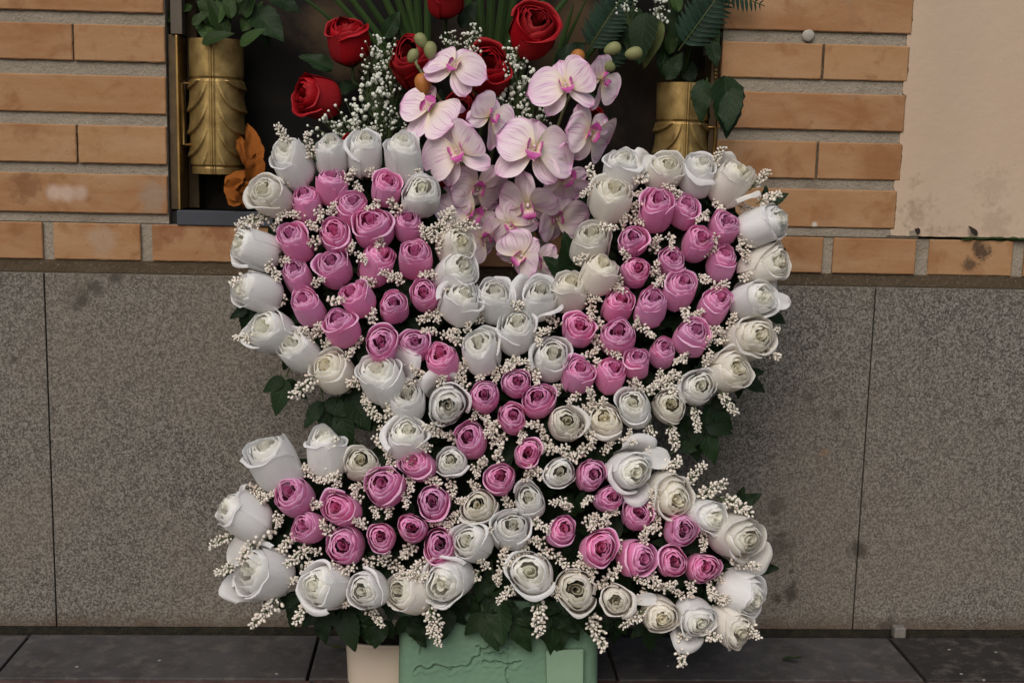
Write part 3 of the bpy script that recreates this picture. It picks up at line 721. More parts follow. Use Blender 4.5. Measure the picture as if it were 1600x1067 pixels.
# raised patch
pts=[(853,1016),(912,1014),(911,1120),(856,1120)]
o=prism(pts,-.036,-.050,M['foam2'],'foam_patch',wr); bev(o,.001)
# leaf underlay (uncountable dark foliage filling the gaps)
mb=MB(); rn=random.Random(3)
import itertools
def inside(x,y,P):
    c=False
    for (x0,y0),(x1,y1) in zip(P,P[1:]+P[:1]):
        if (y0>y)!=(y1>y) and x<(x1-x0)*(y-y0)/(y1-y0)+x0: c=not c
    return c
k=0
while k<620:
    x,y=rn.uniform(360,1200),rn.uniform(240,985)
    if not inside(x,y,OUT): continue
    k+=1; p=atW(x,y,rn.uniform(-.050,-.022)); a=rn.uniform(0,6.28); d=(RT*math.cos(a)+UP*math.sin(a)-FW*rn.uniform(-.2,.6)).normalized()
    R3=frame_from(d,-FW+RT*rn.uniform(-.6,.6)+UP*rn.uniform(-.6,.6)); L=rn.uniform(.022,.036); f=leaf_geo(seed=k,W=.6,curl=rn.uniform(0,.3))
    mb.grid(lambda u,v:p+R3@(Vector(f(u,v))*L),4,6)
tag(link('foliage_filling',mb.mesh('foliage_filling',[M['leaf']])),'dark green silk foliage packed in the gaps between the roses','foliage',kind='stuff')

# edge leaves: small sprays of three leaves
LS=[(447,590,-105,62,'below the lower left corner of the upper left wing'),(505,625,-75,72,'hanging under the bottom edge of the upper left wing'),(545,612,-60,72,'hanging dark under the bottom edge of the upper left wing'),(392,480,-110,50,'at the outer edge of the upper left wing between white roses'),
 (1078,648,-85,76,'hanging under the bottom edge of the upper right wing'),(1108,628,-45,56,'under the lower right corner of the upper right wing'),(1155,585,-35,52,'at the outer corner of the upper right wing'),(1190,485,-25,46,'beside the outer right edge of the upper right wing'),(1185,380,-15,46,'between white roses on the outer right edge'),
 (535,948,-78,72,'drooping at the left of the beige pot'),(470,925,-100,62,'drooping below the lower left wing'),(425,915,-110,46,'at the tip of the lower left wing'),(700,945,-100,62,'drooping over the left part of the green foam'),(755,955,-75,66,'drooping over the middle of the green foam, left of two'),(800,960,-65,66,'drooping over the middle of the green foam, right of two'),
 (862,958,-82,66,'drooping over the right part of the green foam'),(905,950,-60,62,'drooping at the right edge of the green foam'),(1010,975,-80,46,'below the bottom edge of the lower right wing'),(770,895,-85,58,'in the dark gap under the white cluster'),(893,440,95,80,'standing behind the roses right of the orchids'),
 (1150,790,25,44,'at the upper edge of the lower right wing'),(1170,885,-10,46,'at the outer tip of the lower right wing'),(1060,700,40,40,'in the notch between the right wings'),(590,900,-70,60,'between white roses of the lower left wing'),(375,890,-150,36,'behind the lowest white rose at the left tip'),(600,660,150,44,'in the notch between the left wings'),(930,700,-60,48,'left of the open white rose in the lower right wing'),(400,850,160,40,'behind the outer left tip sprigs'),(1195,320,30,40,'at the upper right corner beside the bricks'),(655,290,60,30,'beside the top right rose of the upper left wing'),
 (730,925,-120,60,'in the dark gap right of the bottom left white roses'),(780,935,-95,74,'hanging lowest over the middle of the green foam'),(830,945,-60,66,'between two hanging sprigs over the green foam'),(880,960,-100,64,'over the pale patch of the green foam'),(640,960,-70,58,'over the top left corner of the green foam'),(600,965,-110,50,'over the rim of the beige pot'),(560,960,-60,56,'just left of the beige pot rim'),(500,950,-80,56,'below the second white rose of the lower left edge'),(750,900,-40,56,'between the two middle white roses of the bottom edge'),(960,965,-90,46,'right of the green foam under a small white rose'),(530,640,-80,66,'hanging lowest under the upper left wing'),(1095,660,-70,70,'hanging lowest under the upper right wing')]
rn=random.Random(11)
for (x,y,a,L,lab) in LS:
    p=atW(x,y,-.03); e=empty('leaf_spray',p); tag(e,'dark green rose leaves '+lab,'leaves','rose leaf sprays round the wreath')
    bpy.context.view_layer.update()
    for da,ls in ((0,1),(-52,.72),(48,.75)):
        ar=math.radians(a+da+rn.uniform(-8,8)); d=(RT*math.cos(ar)+UP*math.sin(ar)-FW*rn.uniform(-.1,.35)).normalized()
        zh=-FW+UP*rn.uniform(0,.5)+RT*rn.uniform(-.4,.4)
        link('leaf',rn.choice(LEAF),e,mat(frame_from(d,zh),d*.002,L*ls*mpp(p)*.95))
    mbs=MB(); mbs.tube([(0,0,0),-PN*.0-(RT*math.cos(math.radians(a))+UP*math.sin(math.radians(a)))*.015-PN*.01,-(RT*math.cos(math.radians(a))+UP*math.sin(math.radians(a)))*.03-PN*.03],.001,.001,5); link('stem',mbs.mesh('stem',[M['stem']]),e)

# ------------------------------------------------------------------ cream sprigs
def sprig_mesh(seed,L=1.0,nb=16,bs=1.0):
    rn=random.Random(seed); st=MB(); bd=MB(); k1,k2=rn.uniform(-.25,.25),rn.uniform(-.2,.2)
    ax=lambda t:Vector((k1*t*t,k2*t*t,t))*L
    st.tube([ax(t/5) for t in range(6)],.022,.012,5)
    for i in range(nb):
        t=.12+.85*i/(nb-1); a=i*2.4+rn.uniform(-.4,.4); out=Vector((math.cos(a),math.sin(a),rn.uniform(.3,1.0))).normalized()
        ln=rn.uniform(.14,.32)*(1.15-t*.75)*bs**.5; base=ax(t); tip=base+out*ln
        st.tube([base,tip],.010,.008,4,cap=False)
        s=rn.uniform(.055,.085)*(1.15-.3*t)*bs
        bd.ell(tip+out*s*.6,out+Vector((rn.uniform(-.3,.3),rn.uniform(-.3,.3),0)),s*1.15,s*.80,0,7,5)
        for _q in range(rn.choice((1,1,2))):
            o2=(out+Vector((rn.uniform(-1,1),rn.uniform(-1,1),rn.uniform(-.6,.6)))).normalized(); bd.ell(base+o2*ln*.7,o2,s*.95,s*.7,0,6,4)
    return st.mesh('sprig_stem',[M['stem']]),bd.mesh('bud_cluster',[M['budw']])
SPL=[sprig_mesh(40+i,1.0,34,.66) for i in range(5)]
SP=[sprig_mesh(i,1.0,19+i%4) for i in range(8)]
# outer sprigs: x, y (middle), angle, length px
SO=[(443,214,120,46),(483,230,115,46),(395,345,200,50),(378,438,195,40),(383,530,195,34),(432,470,180,38),(478,603,235,62),(580,642,-55,44),(385,352,170,36),(1117,247,70,44),(1187,280,50,44),(1200,307,35,40),(1202,515,-10,34),(1202,553,-35,36),(1135,630,-60,46),(1087,655,-85,44),(1015,682,-95,46),(1052,682,-75,46),
 (346,840,195,46),(352,888,190,36),(395,842,215,80),(420,955,238,70),(475,948,222,62),(582,960,-70,50),(672,965,-95,62),(683,985,-85,50),(792,927,215,44),(842,965,-85,62),(935,985,-62,66),(990,967,220,50),(1110,993,10,36),(1067,1012,-85,62),(1172,985,-70,34),(1160,882,-25,56),(1150,787,-15,62),(1112,766,15,58),(1083,740,60,50),(1050,728,25,40),(465,868,215,50),(452,847,230,40),(508,705,75,60),(1175,990,30,24),(925,277,120,40),(920,300,200,30),(725,350,10,50),(700,345,40,50),(1175,375,40,36)]
SI=[(447,290),(440,338),(465,337),(410,340),(515,260),(547,275),(585,272),(560,292),(645,277),(660,276),(500,333),(520,328),(585,322),(617,322),(487,352),(490,377),(592,384),(567,402),(697,332),(712,352),(677,355),(665,367),(690,385),(680,372),(702,367),(422,412),(432,430),(670,427),(607,427),(620,435),(577,440),(495,440),
 (525,472),(412,472),(583,497),(497,517),(512,533),(547,552),(480,525),(470,520),(665,495),(685,492),(672,515),(700,520),(712,532),(703,455),(655,585),(642,600),(690,595),(722,598),(602,570),(602,672),(675,670),
 (810,477),(855,515),(865,500),(843,525),(805,562),(795,572),(825,575),(837,588),(755,582),(777,582),(732,512),(922,555),(955,550),(932,572),(995,505),(1010,518),(962,445),(925,467),(992,600),(895,622),(922,617),(940,632),(1032,590),(1050,602),(745,645),(760,655),(770,667),(835,662),(815,680),(850,682),(982,682),
 (935,290),(1047,288),(1057,300),(993,322),(995,342),(972,347),(948,357),(1120,322),(1100,338),(1022,382),(1050,375),(977,398),(907,405),(1025,422),(1032,442),(1115,377),(1107,394),(1160,377),(1165,397),(1165,433),(1100,437),(1122,447),(965,447),(1090,490),(1117,517),(1130,530),(1107,535),(1105,562),(1067,560),(1057,587),(1035,598),(1018,607),(995,600),
 (980,688),(922,680),(905,677),(947,700),(880,700),(595,690),(610,710),(612,727),(665,700),(680,675),(492,742),(527,757),(520,745),(555,775),(495,790),(415,777),(408,785),(640,757),(677,750),(585,800),(608,795),(635,782),(562,817),(510,827),(435,812),(492,860),(545,892),(525,890),
 (767,670),(777,710),(745,735),(755,722),(827,742),(840,740),(857,702),(720,782),(710,810),(700,825),(762,832),(845,820),(863,820),(875,785),(887,790),(917,780),(925,812),(945,815),(955,802),(647,890),(637,900),(655,905),(755,882),(785,872),(800,880),(878,875),(900,888),(910,880),(1020,772),(1022,790),(1025,812),(1020,830),(1005,842),(930,818),(1100,832),(1100,847),(960,897),(1002,905),(1020,903),(1035,917),(1047,915),(1060,928),(1110,920),(1130,938),(1120,930),(850,700),(695,640),(700,655),(640,720)]
def region(x,y):
    if y<650 and x<745: return UL
    if y<700 and x>870: return UR
    if x<690: return LL
    if x>870: return LR
    return 'butterfly body'
rn=random.Random(5); USED=set()
def put_sprig(x,y,ax,L,off,outer):
    p=atW(x,y,off); st,bd=rn.choice(SPL if outer and L>42 else SP); R3=ax.to_track_quat('Z','Y').to_matrix()@Matrix.Rotation(rn.uniform(0,6.28),3,'Z')
    o=link('bud_sprig',st); s=L*mpp(p); q=p-ax*s*.55; o.matrix_world=mat(R3,q,s)
    reg=region(x,y); where='sticking out of the outline of the' if outer else 'tucked between the roses of the'
    cand=sorted(RPOS,key=lambda t:(t[0]-x)**2+(t[1]-y)**2)
    for (rx,ry,sh) in cand:
        dx,dy=x-rx,y-ry; sd_='right of' if dx>abs(dy) else 'left of' if -dx>abs(dy) else 'below' if dy>0 else 'above'
        lb=f'bud sprig {sd_} {sh}'
        if len(lb.split())>16: lb=lb.replace(' from the ',' from ')
        if len(lb.split())>16: lb=lb.replace(' of the ',' of ')
        if len(lb.split())>16: lb=lb.replace(' the ',' ')
        if len(lb.split())>16: lb=lb.replace(' outer ',' ')
        if len(lb.split())>16: lb=lb.replace('bud sprig','sprig')
        if lb not in USED: break
    USED.add(lb); tag(o,lb,'bud sprig','cream bud sprigs of the butterfly wreath')
    link('bud_cluster',bd,o,stuff=True)
for (x,y,a,L) in SO:
    ar=math.radians(a+rn.uniform(-6,6)); put_sprig(x,y,(RT*math.cos(ar)+UP*math.sin(ar)-FW*.25).normalized(),L*1.0,rn.uniform(.0,.012),True)
for (x,y) in SI:
    a=rn.uniform(0,6.28); put_sprig(x,y,(RT*math.cos(a)*.9+UP*math.sin(a)*.9-FW*.5).normalized(),rn.uniform(26,36),rn.uniform(.002,.014),False)

cnt=len(SO)+len(SI); done=[(x,y) for x,y,*_ in SO]+SI; tries=0
ROSEW=[(t[0],t[1]) for t in RPOS]; PW=31
while cnt<298 and tries<30000:
    tries+=1; x,y=rn.uniform(370,1190),rn.uniform(250,960)
    if not inside(x,y,OUT): continue
    if min((x-a)**2+(y-b)**2 for a,b in ROSEW)<PW*PW or min((x-a)**2+(y-b)**2 for a,b in done)<(20 if tries<15000 else 15)**2: continue
    done.append((x,y)); cnt+=1; a=rn.uniform(0,6.28); put_sprig(x,y,(RT*math.cos(a)*.9+UP*math.sin(a)*.9-FW*.5).normalized(),rn.uniform(28,38),rn.uniform(-.008,.008),False)
# single petals standing apart: lower left tip, right edge
def rpetal(W,seed):
    rn=random.Random(seed); ph=rn.uniform(0,6)
    def f(u,v):
        s=(u-.5)*2; q=(v-.6)/.4 if v>.6 else (.6-v)/.6; wd=W*.5*(math.sqrt(max(0,1-q*q)) if v>.6 else 1-.55*q**1.5)
        return (s*wd,v,-.30*v*v+.22*s*s*W*(1-.6*v)+.04*math.sin(s*3+ph)*v+.10*max(0,v-.8)/.2*abs(s))
    return f
def lone_petal(x,y,a,L,W,lab,off=0.01):
    f=rpetal(W,int(x)); mb=MB(); mb.grid(f,14,14); me=with_core(mb.mesh('loose_petal',[M['white']]),[0.0]*len(mb.v))
    p=atW(x,y,off); ar=math.radians(a); d=(RT*math.cos(ar)+UP*math.sin(ar)-FW*.2).normalized(); o=link('loose_petal',me); o.matrix_world=mat(frame_from(d,-FW+UP*.3),p-d*L*mpp(p)*.5,L*mpp(p)); tag(o,lab,'petal')
lone_petal(372,857,245,58,.55,'bluish white loose petal under the topmost rose of the left tip')
lone_petal(1213,470,0,46,.62,'long white petal pointing right from the outer right edge of the wreath')
lone_petal(1007,936,10,40,.5,'small white folded petal between two roses of the lower right edge')
lone_petal(1023,716,10,48,.75,'curled white petal right of the open rose in the lower right wing')
lone_petal(1018,262,150,50,.8,'upright bluish white petal on the top edge of the upper right wing',.0)

# ------------------------------------------------------------------ niche bouquet: red roses, gypsophila, palm
RR=[(543,64,76,-.1,.75,.02,'red rose with its back turned, uppermost left in the niche bouquet'),(493,153,80,-.75,.1,-.01,'red rose facing left beside the left vase, lowest of the left ones'),(695,-4,66,0,.65,.0,'red rose cut by the top edge of the photo above its green stem'),
    (834,50,86,.25,.45,-.02,'wide open red rose at the upper right of the bouquet'),(650,95,92,-.2,.35,-.02,'large red rose behind the green orchid buds'),(766,112,84,.1,.3,-.02,'red rose right of the topmost white orchid'),
    (722,170,60,0,.1,-.02,'dark red rose hidden between the left orchid blossoms'),(690,278,56,0,.1,-.03,'dark red rose below the left orchid blossoms'),(547,222,26,0,.2,-.04,'small red bud peeping out between two top white roses'),(925,185,50,.1,.1,.0,'red rose hidden behind the right orchid blossoms')]
for i,(x,y,w_,tx,ty,Y,lab) in enumerate(RR):
    make_rose(x,y,w_*1.02,tx,ty,'red',i%5,lab,'red roses of the niche bouquet',place=atY,off=Y-.03,stem=False,tall=.85)
# stems of red roses gather at the niche floor
def add_red_stem(x,y,Y):
    pass
# floral wrap: bouquet base stems thing
bs=empty('bouquet_stems',(0,0,0)); tag(bs,'green stems of the red rose bouquet standing in the niche behind the orchids','stems')
base=Vector((atY(730,300,.03).x,.03,ZB+.006))
for (x,y,w_,tx,ty,Y,lab) in RR[:-2]:
    p=atY(x,y,Y-.03); ax=camdir(tx,ty); q=p-ax*w_*mpp(p)*.55
    mb=MB(); mb.tube([base+Vector((random.uniform(-.02,.02),random.uniform(-.01,.02),0)),(base+q)/2+Vector((0,.02,0)),q+Vector((0,.01,-.02)),q],.0028,.0024,7); link('stem',mb.mesh('stem',[M['leafg'] if y<10 else M['stem']]),bs)
# baby's breath
def gyp_mesh(seed,nb=34):
    rn=random.Random(seed); st=MB(); bl=MB()
    for i in range(nb):
        a=rn.uniform(0,6.28); r=rn.uniform(0,.42); t=rn.uniform(.45,1.0); tip=Vector((math.cos(a)*r,math.sin(a)*r*.7,t)); kn=Vector((tip.x*.4,tip.y*.4,t*.6))
        st.tube([(0,0,0),kn,tip],.006,.004,4,cap=False)
        s=rn.uniform(.026,.05)
        for q in range(3 if s>.036 else 1):
            bl.ell(tip+Vector((rn.uniform(-1,1),rn.uniform(-1,1),rn.uniform(-1,1)))*s*.4,(rn.uniform(-1,1),rn.uniform(-1,1),1),s*.8,s*.8,0,6,4)
    return st.mesh('gypsophila_stem',[M['stem']]),bl.mesh('tiny_blossoms',[M['gyp']])
GY=[gyp_mesh(i) for i in range(4)]
GP=[(545,205,110,60,'just above the second top white rose'),(610,140,100,60,'left of the middle red rose'),(585,120,70,60,'between the two leftmost red roses'),(640,210,60,50,'above the fourth top white rose'),(825,150,100,70,'under the open upper right red rose'),(800,110,110,60,'right of the middle right red rose'),(740,55,80,50,'under the palm blades'),(590,200,95,60,'above the third top white rose'),(980,10,100,50,'at the top edge left of the right fern'),(560,190,100,100,'left of the upper left orchid'),(520,200,130,80,'beside the lowest left red rose'),(590,150,95,100,'under the leftmost upper red rose'),(590,80,80,70,'between two upper left red roses'),(610,190,80,70,'just above the top white roses'),(600,100,110,60,'left of the large red rose'),(735,70,95,60,'above the red rose right of the orchid'),(705,65,110,45,'above the topmost orchid'),(810,130,90,90,'left of the right orchids'),(805,90,75,70,'below the open upper right red rose'),(815,190,85,70,'between the two orchid sprays'),(845,190,60,60,'behind the upper right orchid'),(560,215,60,60,'behind the second top white rose'),(1030,20,80,60,'above the right vase'),(790,170,100,60,'below the red rose right of the orchid')]
for (x,y,a,L,lab) in GP:
    Yv=-.055 if x<1000 else 0.0
    p=atY(x,y,Yv); ar=math.radians(a); ax=(RT*math.cos(ar)+UP*math.sin(ar)-FW*.35).normalized(); s=L*mpp(p); st,bl=rn.choice(GY)
    o=link('babys_breath_sprig',st); o.matrix_world=mat(ax.to_track_quat('Z','Y').to_matrix()@Matrix.Rotation(rn.uniform(0,6),3,'Z'),p-ax*s*.65,s)
    tag(o,"spray of tiny white baby's breath "+lab,'flower spray',"baby's breath in the niche"); link('tiny_blossoms',bl,o,stuff=True)
# palm fans
def blade(mb,p0,p1,w_,sag=.01):
    p0,p1=Vector(p0),Vector(p1); d=(p1-p0); sd2=d.cross(-FW).normalized()
    def fn(u,v):
        s=(u-.5)*2; ww=w_*math.sin(math.pi*(.12+.86*v))**.6
        return p0+d*v+sd2*s*ww+FW*(abs(s)*ww*.6)+Vector((0,-sag*v*v,0))
    mb.grid(fn,4,10)
def palm(origin,ends,lab,Y=.03):
    e=empty('palm_leaf',atY(*origin,Y)); tag(e,lab,'palm leaf'); o0=atY(*origin,Y)
    for (x,y,w_) in ends:
        p1=atY(x,y,Y+random.uniform(-.015,.015)); mb=MB(); blade(mb,Vector((random.uniform(-.006,.006),0,0)),p1-o0,w_); link('leaflet',mb.mesh('leaflet',[M['leafg']]),e)
palm((668,150),[(470,-60,.0035),(505,-60,.004),(540,-50,.0045),(570,-70,.005),(597,-70,.005),(620,-80,.005),(645,-90,.005),(668,-80,.0045),(440,-30,.003)],'long narrow green palm leaf fanning up left behind the red roses')
palm((765,150),[(715,-90,.005),(742,-90,.006),(770,-90,.006),(795,-80,.006),(822,-80,.006),(850,-70,.0055),(885,-60,.005),(925,-50,.0045)],'long narrow green palm leaf fanning up right between the red roses')
palm((840,170),[(895,10,.004),(915,0,.003),(980,15,.0035)],'thin dark palm blades right of the open upper right red rose')
# ferns (right)
def fern(p0,p1,lab,n=15,wl=40,m='leaf',Y=.0):
    a=atY(*p0,Y); b=atY(*p1,Y); e=empty('fern_frond',a); tag(e,lab,'fern'); d=b-a
    mb=MB(); mb.tube([(0,0,0),d*.5,d],.0012,.0006,5); link('stem',mb.mesh('stem',[M['stem']]),e)
    sdv=d.cross(FW).normalized()
    for i in range(n):
        t=.12+.86*i/n
        for s in (1,-1):
            L=wl*mpp(a)*math.sin(math.pi*(.25+.7*t)); dr=(sdv*s+d.normalized()*.55-FW*.2).normalized()
            link('leaflet',LEAFN[i%2] ,e,mat(frame_from(dr,-FW),d*t,L))
LEAFN=[leaf_mesh('leaflet',leaf_mat('fern_leaf',(.006,.020,.012),(.013,.034,.019),(.02,.04,.022)),i+30,W=.26,curl=.2,serr=0) for i in range(2)]
fern((915,85),(985,-25),'dark bluish green fern frond right of the red roses',15,38)
fern((935,110),(1010,20),'dark green fern frond above the right orchid buds',13,32,Y=.02)
fern((1060,80),(1140,-30),'green fern frond above the right vase beside the brick edge',13,42,Y=-.02)
fern((1120,-20),(1195,10),'small green fern tip reaching in front of the top right brick',9,26,Y=-.03)
# leafy stems in the vases
def leafy(vp,tips,leaves,lab,Y=.02):
    e=empty('leafy_stems',vp); tag(e,lab,'greenery')
    for (x,y) in tips:
        p=atY(x,y,Y)-vp; mb=MB(); mb.tube([(random.uniform(-.01,.01),0,-.03),p*.5+Vector((0,-.005,0)),p],.0018,.0012,6); link('stem',mb.mesh('stem',[M['leafg']]),e)
    for (x,y,a,L,ms) in leaves:
        q=atY(x,y,Y-random.uniform(0,.04)); ar=math.radians(a); d=(RT*math.cos(ar)+UP*math.sin(ar)-FW*random.uniform(-.1,.5)).normalized()
        link('leaf',random.choice(ms),e,mat(frame_from(d,-FW+UP*random.uniform(0,.7)+RT*random.uniform(-.5,.5)),q-vp,L*mpp(q)))
G,Yy,D=LEAFG,LEAFY,LEAF
leafy(Vector((VL.x,.03,VL.z+.17)),[(330,-40),(350,-60),(372,-20),(400,-40),(310,10)],
 [(300,10,200,70,G),(335,60,85,60,G),(330,40,60,62,G),(355,60,110,70,G),(378,50,60,60,G),(345,70,140,55,G),(315,68,20,55,G),(375,72,35,50,G),(400,10,-70,66,D),(395,15,-45,80,D),(310,0,120,50,G),(340,0,60,60,G),(370,5,70,60,G),(350,25,30,50,G),(420,-10,-30,60,D),(300,40,45,42,G),(362,30,100,60,G),(385,30,80,50,G),(325,20,110,50,G)],'broad green leaves rising from the left bronze vase')
leafy(Vector((VR.x,.03,VR.z+.17)),[(1052,-30),(1085,-40),(1040,-20),(1100,-30)],
 [(1030,30,-110,78,Yy),(1010,20,-100,80,D),(990,10,-95,85,D),(1050,10,-80,60,D),(1040,60,-95,62,D),(1060,20,100,60,G),(1070,0,80,60,G),(1095,40,80,70,D),(1020,0,100,60,G),(1045,85,80,50,G),(1105,20,-70,60,G),(1040,125,60,50,D),(1080,130,100,50,D),(980,0,60,60,D),(1110,60,-80,50,D)],'dark green leaves and stems rising from the right bronze vase')
leafy(Vector((VR.x+.02,-.012,VR.z+.16)),[(1105,122),(1140,120)],[(1100,125,-100,66,D),(1118,128,-75,62,G),(1132,118,-85,98,D),(1140,130,-95,80,D)],'dark ivy leaves hanging over the rim of the right bronze vase',-.03)
leafy(Vector((atY(730,300,.04).x,.04,ZB+.006)),[(600,140),(560,110),(800,150),(880,140),(680,150)],
 [(600,190,120,60,D),(620,200,80,55,D),(580,230,150,55,D),(640,150,100,60,D),(520,110,150,55,D),(560,130,-160,50,D),(600,60,60,50,D),(770,190,80,50,D),(790,210,40,50,D),(850,180,60,55,D),(870,100,40,60,D),(890,150,0,50,D),(700,190,100,50,D),(740,150,80,55,D),(810,150,120,50,D),(500,230,180,46,D),(530,190,160,44,D),(905,300,-60,50,D),(895,350,-80,50,D),(890,380,80,60,D),(590,110,30,44,G),(720,45,60,50,D)],'dark green foliage filling the red rose bouquet inside the niche',.03)
# dried orange flower
mb=MB(); rn2=random.Random(2)
dr=empty('dried_flower',atY(380,262,.0)); tag(dr,'withered orange brown flower hanging beside the left bronze vase','dried flower'); o0=atY(380,262,.0)
for (x,y,a,L,W) in ((392,262,82,72,.45),(385,262,95,60,.4),(362,300,70,44,.8),(385,312,150,46,.8),(372,285,-60,42,.8),(395,290,-110,40,.8),(400,240,-95,60,.5),(350,290,-20,50,.7)):
    f=leaf_geo(seed=int(x+y),W=W,serr=.02,fold=.5,curl=.5,pt=-.2); q=MB(); q.grid(lambda u,v:Vector(f(u,v))+Vector((0,0,1))*.08*noise.noise(Vector((u*5,v*6,x))),8,12)
    p=atY(x,y,-.008); ar=math.radians(a); d=(RT*math.cos(ar)+UP*math.sin(ar)).normalized(); link('petal',q.mesh('petal',[M['dried']]),dr,mat(frame_from(d,-FW+RT*rn2.uniform(-.7,.7)),p-o0,L*mpp(p)))

# ------------------------------------------------------------------ orchids
def opetal(W,L,cup,seed,tipw=0.0):
    rn=random.Random(seed); wv=rn.uniform(.01,.03); ph=rn.uniform(0,6)
    def fn(u,v):
        s=(u-.5)*2; q=(v-.56)/.44 if v>.56 else (.56-v)/.56; wd=W*.5*(math.sqrt(max(0,1-q*q)) if v>.56 else (1-q**1.7)**.9)*(1+tipw*v)+.012*(1-v)
        z=cup*(v*v)*-.45+ .10*cup*s*s*W + wv*math.sin(v*9+s*5+ph)*v
        return (s*wd, v*L, z)
    mb=MB(); mb.grid(fn,12,12); return mb.mesh('petal',[M['orchid']])
OP={'wide':[opetal(.78,.56,c,i,.05) for i,c in enumerate((.35,.1,.7,1.1,-.2))],'sepal':[opetal(.40,.58,c,i+5) for i,c in enumerate((.2,.5,-.1))]}
def lip_mesh():
    mb=MB()
    def side(sg):
        def fn(u,v):      # rounded side lobes curling up and inward round the column
            a=(u-.5)*2; w_=.075*math.sqrt(max(0,1-(2*v-1.05)**2*.95)) if v<1 else .01
            b=v*1.5
            return (sg*(.025+.085*math.sin(b)-.03*v*v-.01*abs(a)), .015+a*w_-.01*v, .02+.12*v+.02*math.cos(a*1.4))
        return fn
    mb.grid(side(1),8,8); mb.grid(side(-1),8,8)
    def mid(u,v):
        a=(u-.5)*2; w_=(.045+.05*math.sin(math.pi*v)**1.2)*(1-.55*v**3)
        return (a*w_, -.02-.14*v, .03+.085*math.sin(v*2.3)+.028*abs(a)**2*(1-v))
    mb.grid(mid,8,10)
    for sg in (-1,1): mb.tube([(sg*.012,-.155,.095),(sg*.035,-.185,.12),(sg*.05,-.175,.15),(sg*.035,-.16,.165)],.006,.003,5)
    b=MB(); b.ell((0,.03,.06),(0,-.4,1),.05,.03); b.ell((0,.0,.045),(0,0,1),.028,.03)
    return mb.mesh('lip',[M['lip']]),b.mesh('column',[M['orchid']])
LIP,COLM=lip_mesh()
def blossom(parent,o0,x,y,size,rot,tx,ty,off=-.10,seed=0,Y=None):
    p=atY(x,y,Y if Y is not None else off); rn=random.Random(seed+77); z=camdir(tx,ty)
    a=math.radians(rot); upd=-RT*math.sin(a)+UP*math.cos(a); yv=(upd-z*upd.dot(z)).normalized(); xv=yv.cross(z)
    R3=Matrix((xv,yv,z)).transposed(); s=size*mpp(p)*.95
    b=link('blossom',COLM,parent,mat(R3,p-o0,s)); link('lip',LIP,b,Matrix.Scale(1.35,4))
    def pt(key,ang,zz,tilt,sc=1):
        ar=math.radians(ang); d=Vector((math.cos(ar),math.sin(ar),tilt)).normalized()
        link('petal',rn.choice(OP[key]),b,mat(frame_from(d,(rn.uniform(-.4,.4),rn.uniform(-.4,.4),1)),Vector((0,0,zz))+d*.02,sc*rn.uniform(.86,1.08)))
    pt('wide',12+rn.uniform(-6,6),.02,.15+rn.uniform(-.15,.55)); pt('wide',168+rn.uniform(-12,12),.02,.15+rn.uniform(-.15,.55))
    pt('sepal',90+rn.uniform(-6,6),.0,-.05); pt('sepal',222+rn.uniform(-6,6),.0,-.1); pt('sepal',318+rn.uniform(-6,6),.0,-.1)
    return p
def spray(lab,path,blist,buds):
    o0=atY(*path[0],-.05); e=empty('orchid_spray',o0); tag(e,lab,'orchid','orchid sprays over the niche')
    mb=MB(); mb.tube([atY(x,y,Y)-o0 for x,y,Y in [(path[0][0],path[0][1],-.05)]+[(a,b,-.085) for a,b in path[1:]]],.0022,.0016,7); link('stem',mb.mesh('stem',[M['bud']]),e)
    for i,b in enumerate(blist): blossom(e,o0,*b[:6],seed=i+len(lab),Y=b[6] if len(b)>6 else -.115)
    for (x,y,r,a,m) in buds:
        p=atY(x,y,-.11)-o0; mb=MB(); ar=math.radians(a); d=RT*math.cos(ar)+UP*math.sin(ar); rr=r*mpp(o0); mb.ell(p,d,rr*1.15,rr*.85,0,12,8)
        link('bud',mb.mesh('bud',[M[m]]),e)
    return e
spray('left cascade of pale pink orchids hanging over the large red rose',[(655,60),(650,100),(690,160),(720,240),(730,330),(745,400)],
 [(710,106,84,-28,.05,.45,-.135),(672,172,96,155,-.3,.35,-.125),(764,184,84,-38,.72,.3,-.125),(716,240,106,24,-.3,.25,-.145),(745,292,90,175,.2,-.65,-.125),(735,335,94,140,.5,-.45,-.115),(755,372,78,210,.5,-.5,-.105),(722,300,66,60,-.6,.2,-.12)],
 [(658,64,11,120,'bud'),(672,79,12,90,'bud'),(645,88,10,60,'bud'),(661,132,15,100,'budo')])
spray('right cascade of pale pink orchids hanging beside the open red rose',[(960,80),(915,110),(885,160),(860,230),(850,320),(820,400)],
 [(938,125,80,-60,.88,.1,-.115),(884,138,100,12,-.05,.5,-.13),(920,208,98,165,.45,-.35,-.12),(834,235,116,-14,.1,.3,-.15),(880,277,92,140,.5,-.45,-.12),(826,320,100,8,-.1,-.6,-.135),(868,340,84,195,.3,-.4,-.11),(815,400,78,-50,-.35,-.3,-.14),(838,412,70,180,.1,-.2,-.125),(800,350,70,35,-.3,-.5,-.12)],
 [(901,92,13,60,'budo'),(957,77,12,20,'bud'),(990,84,12,10,'bud'),(948,103,12,160,'bud')])
mb=MB(); o0=atY(945,95,-.10)
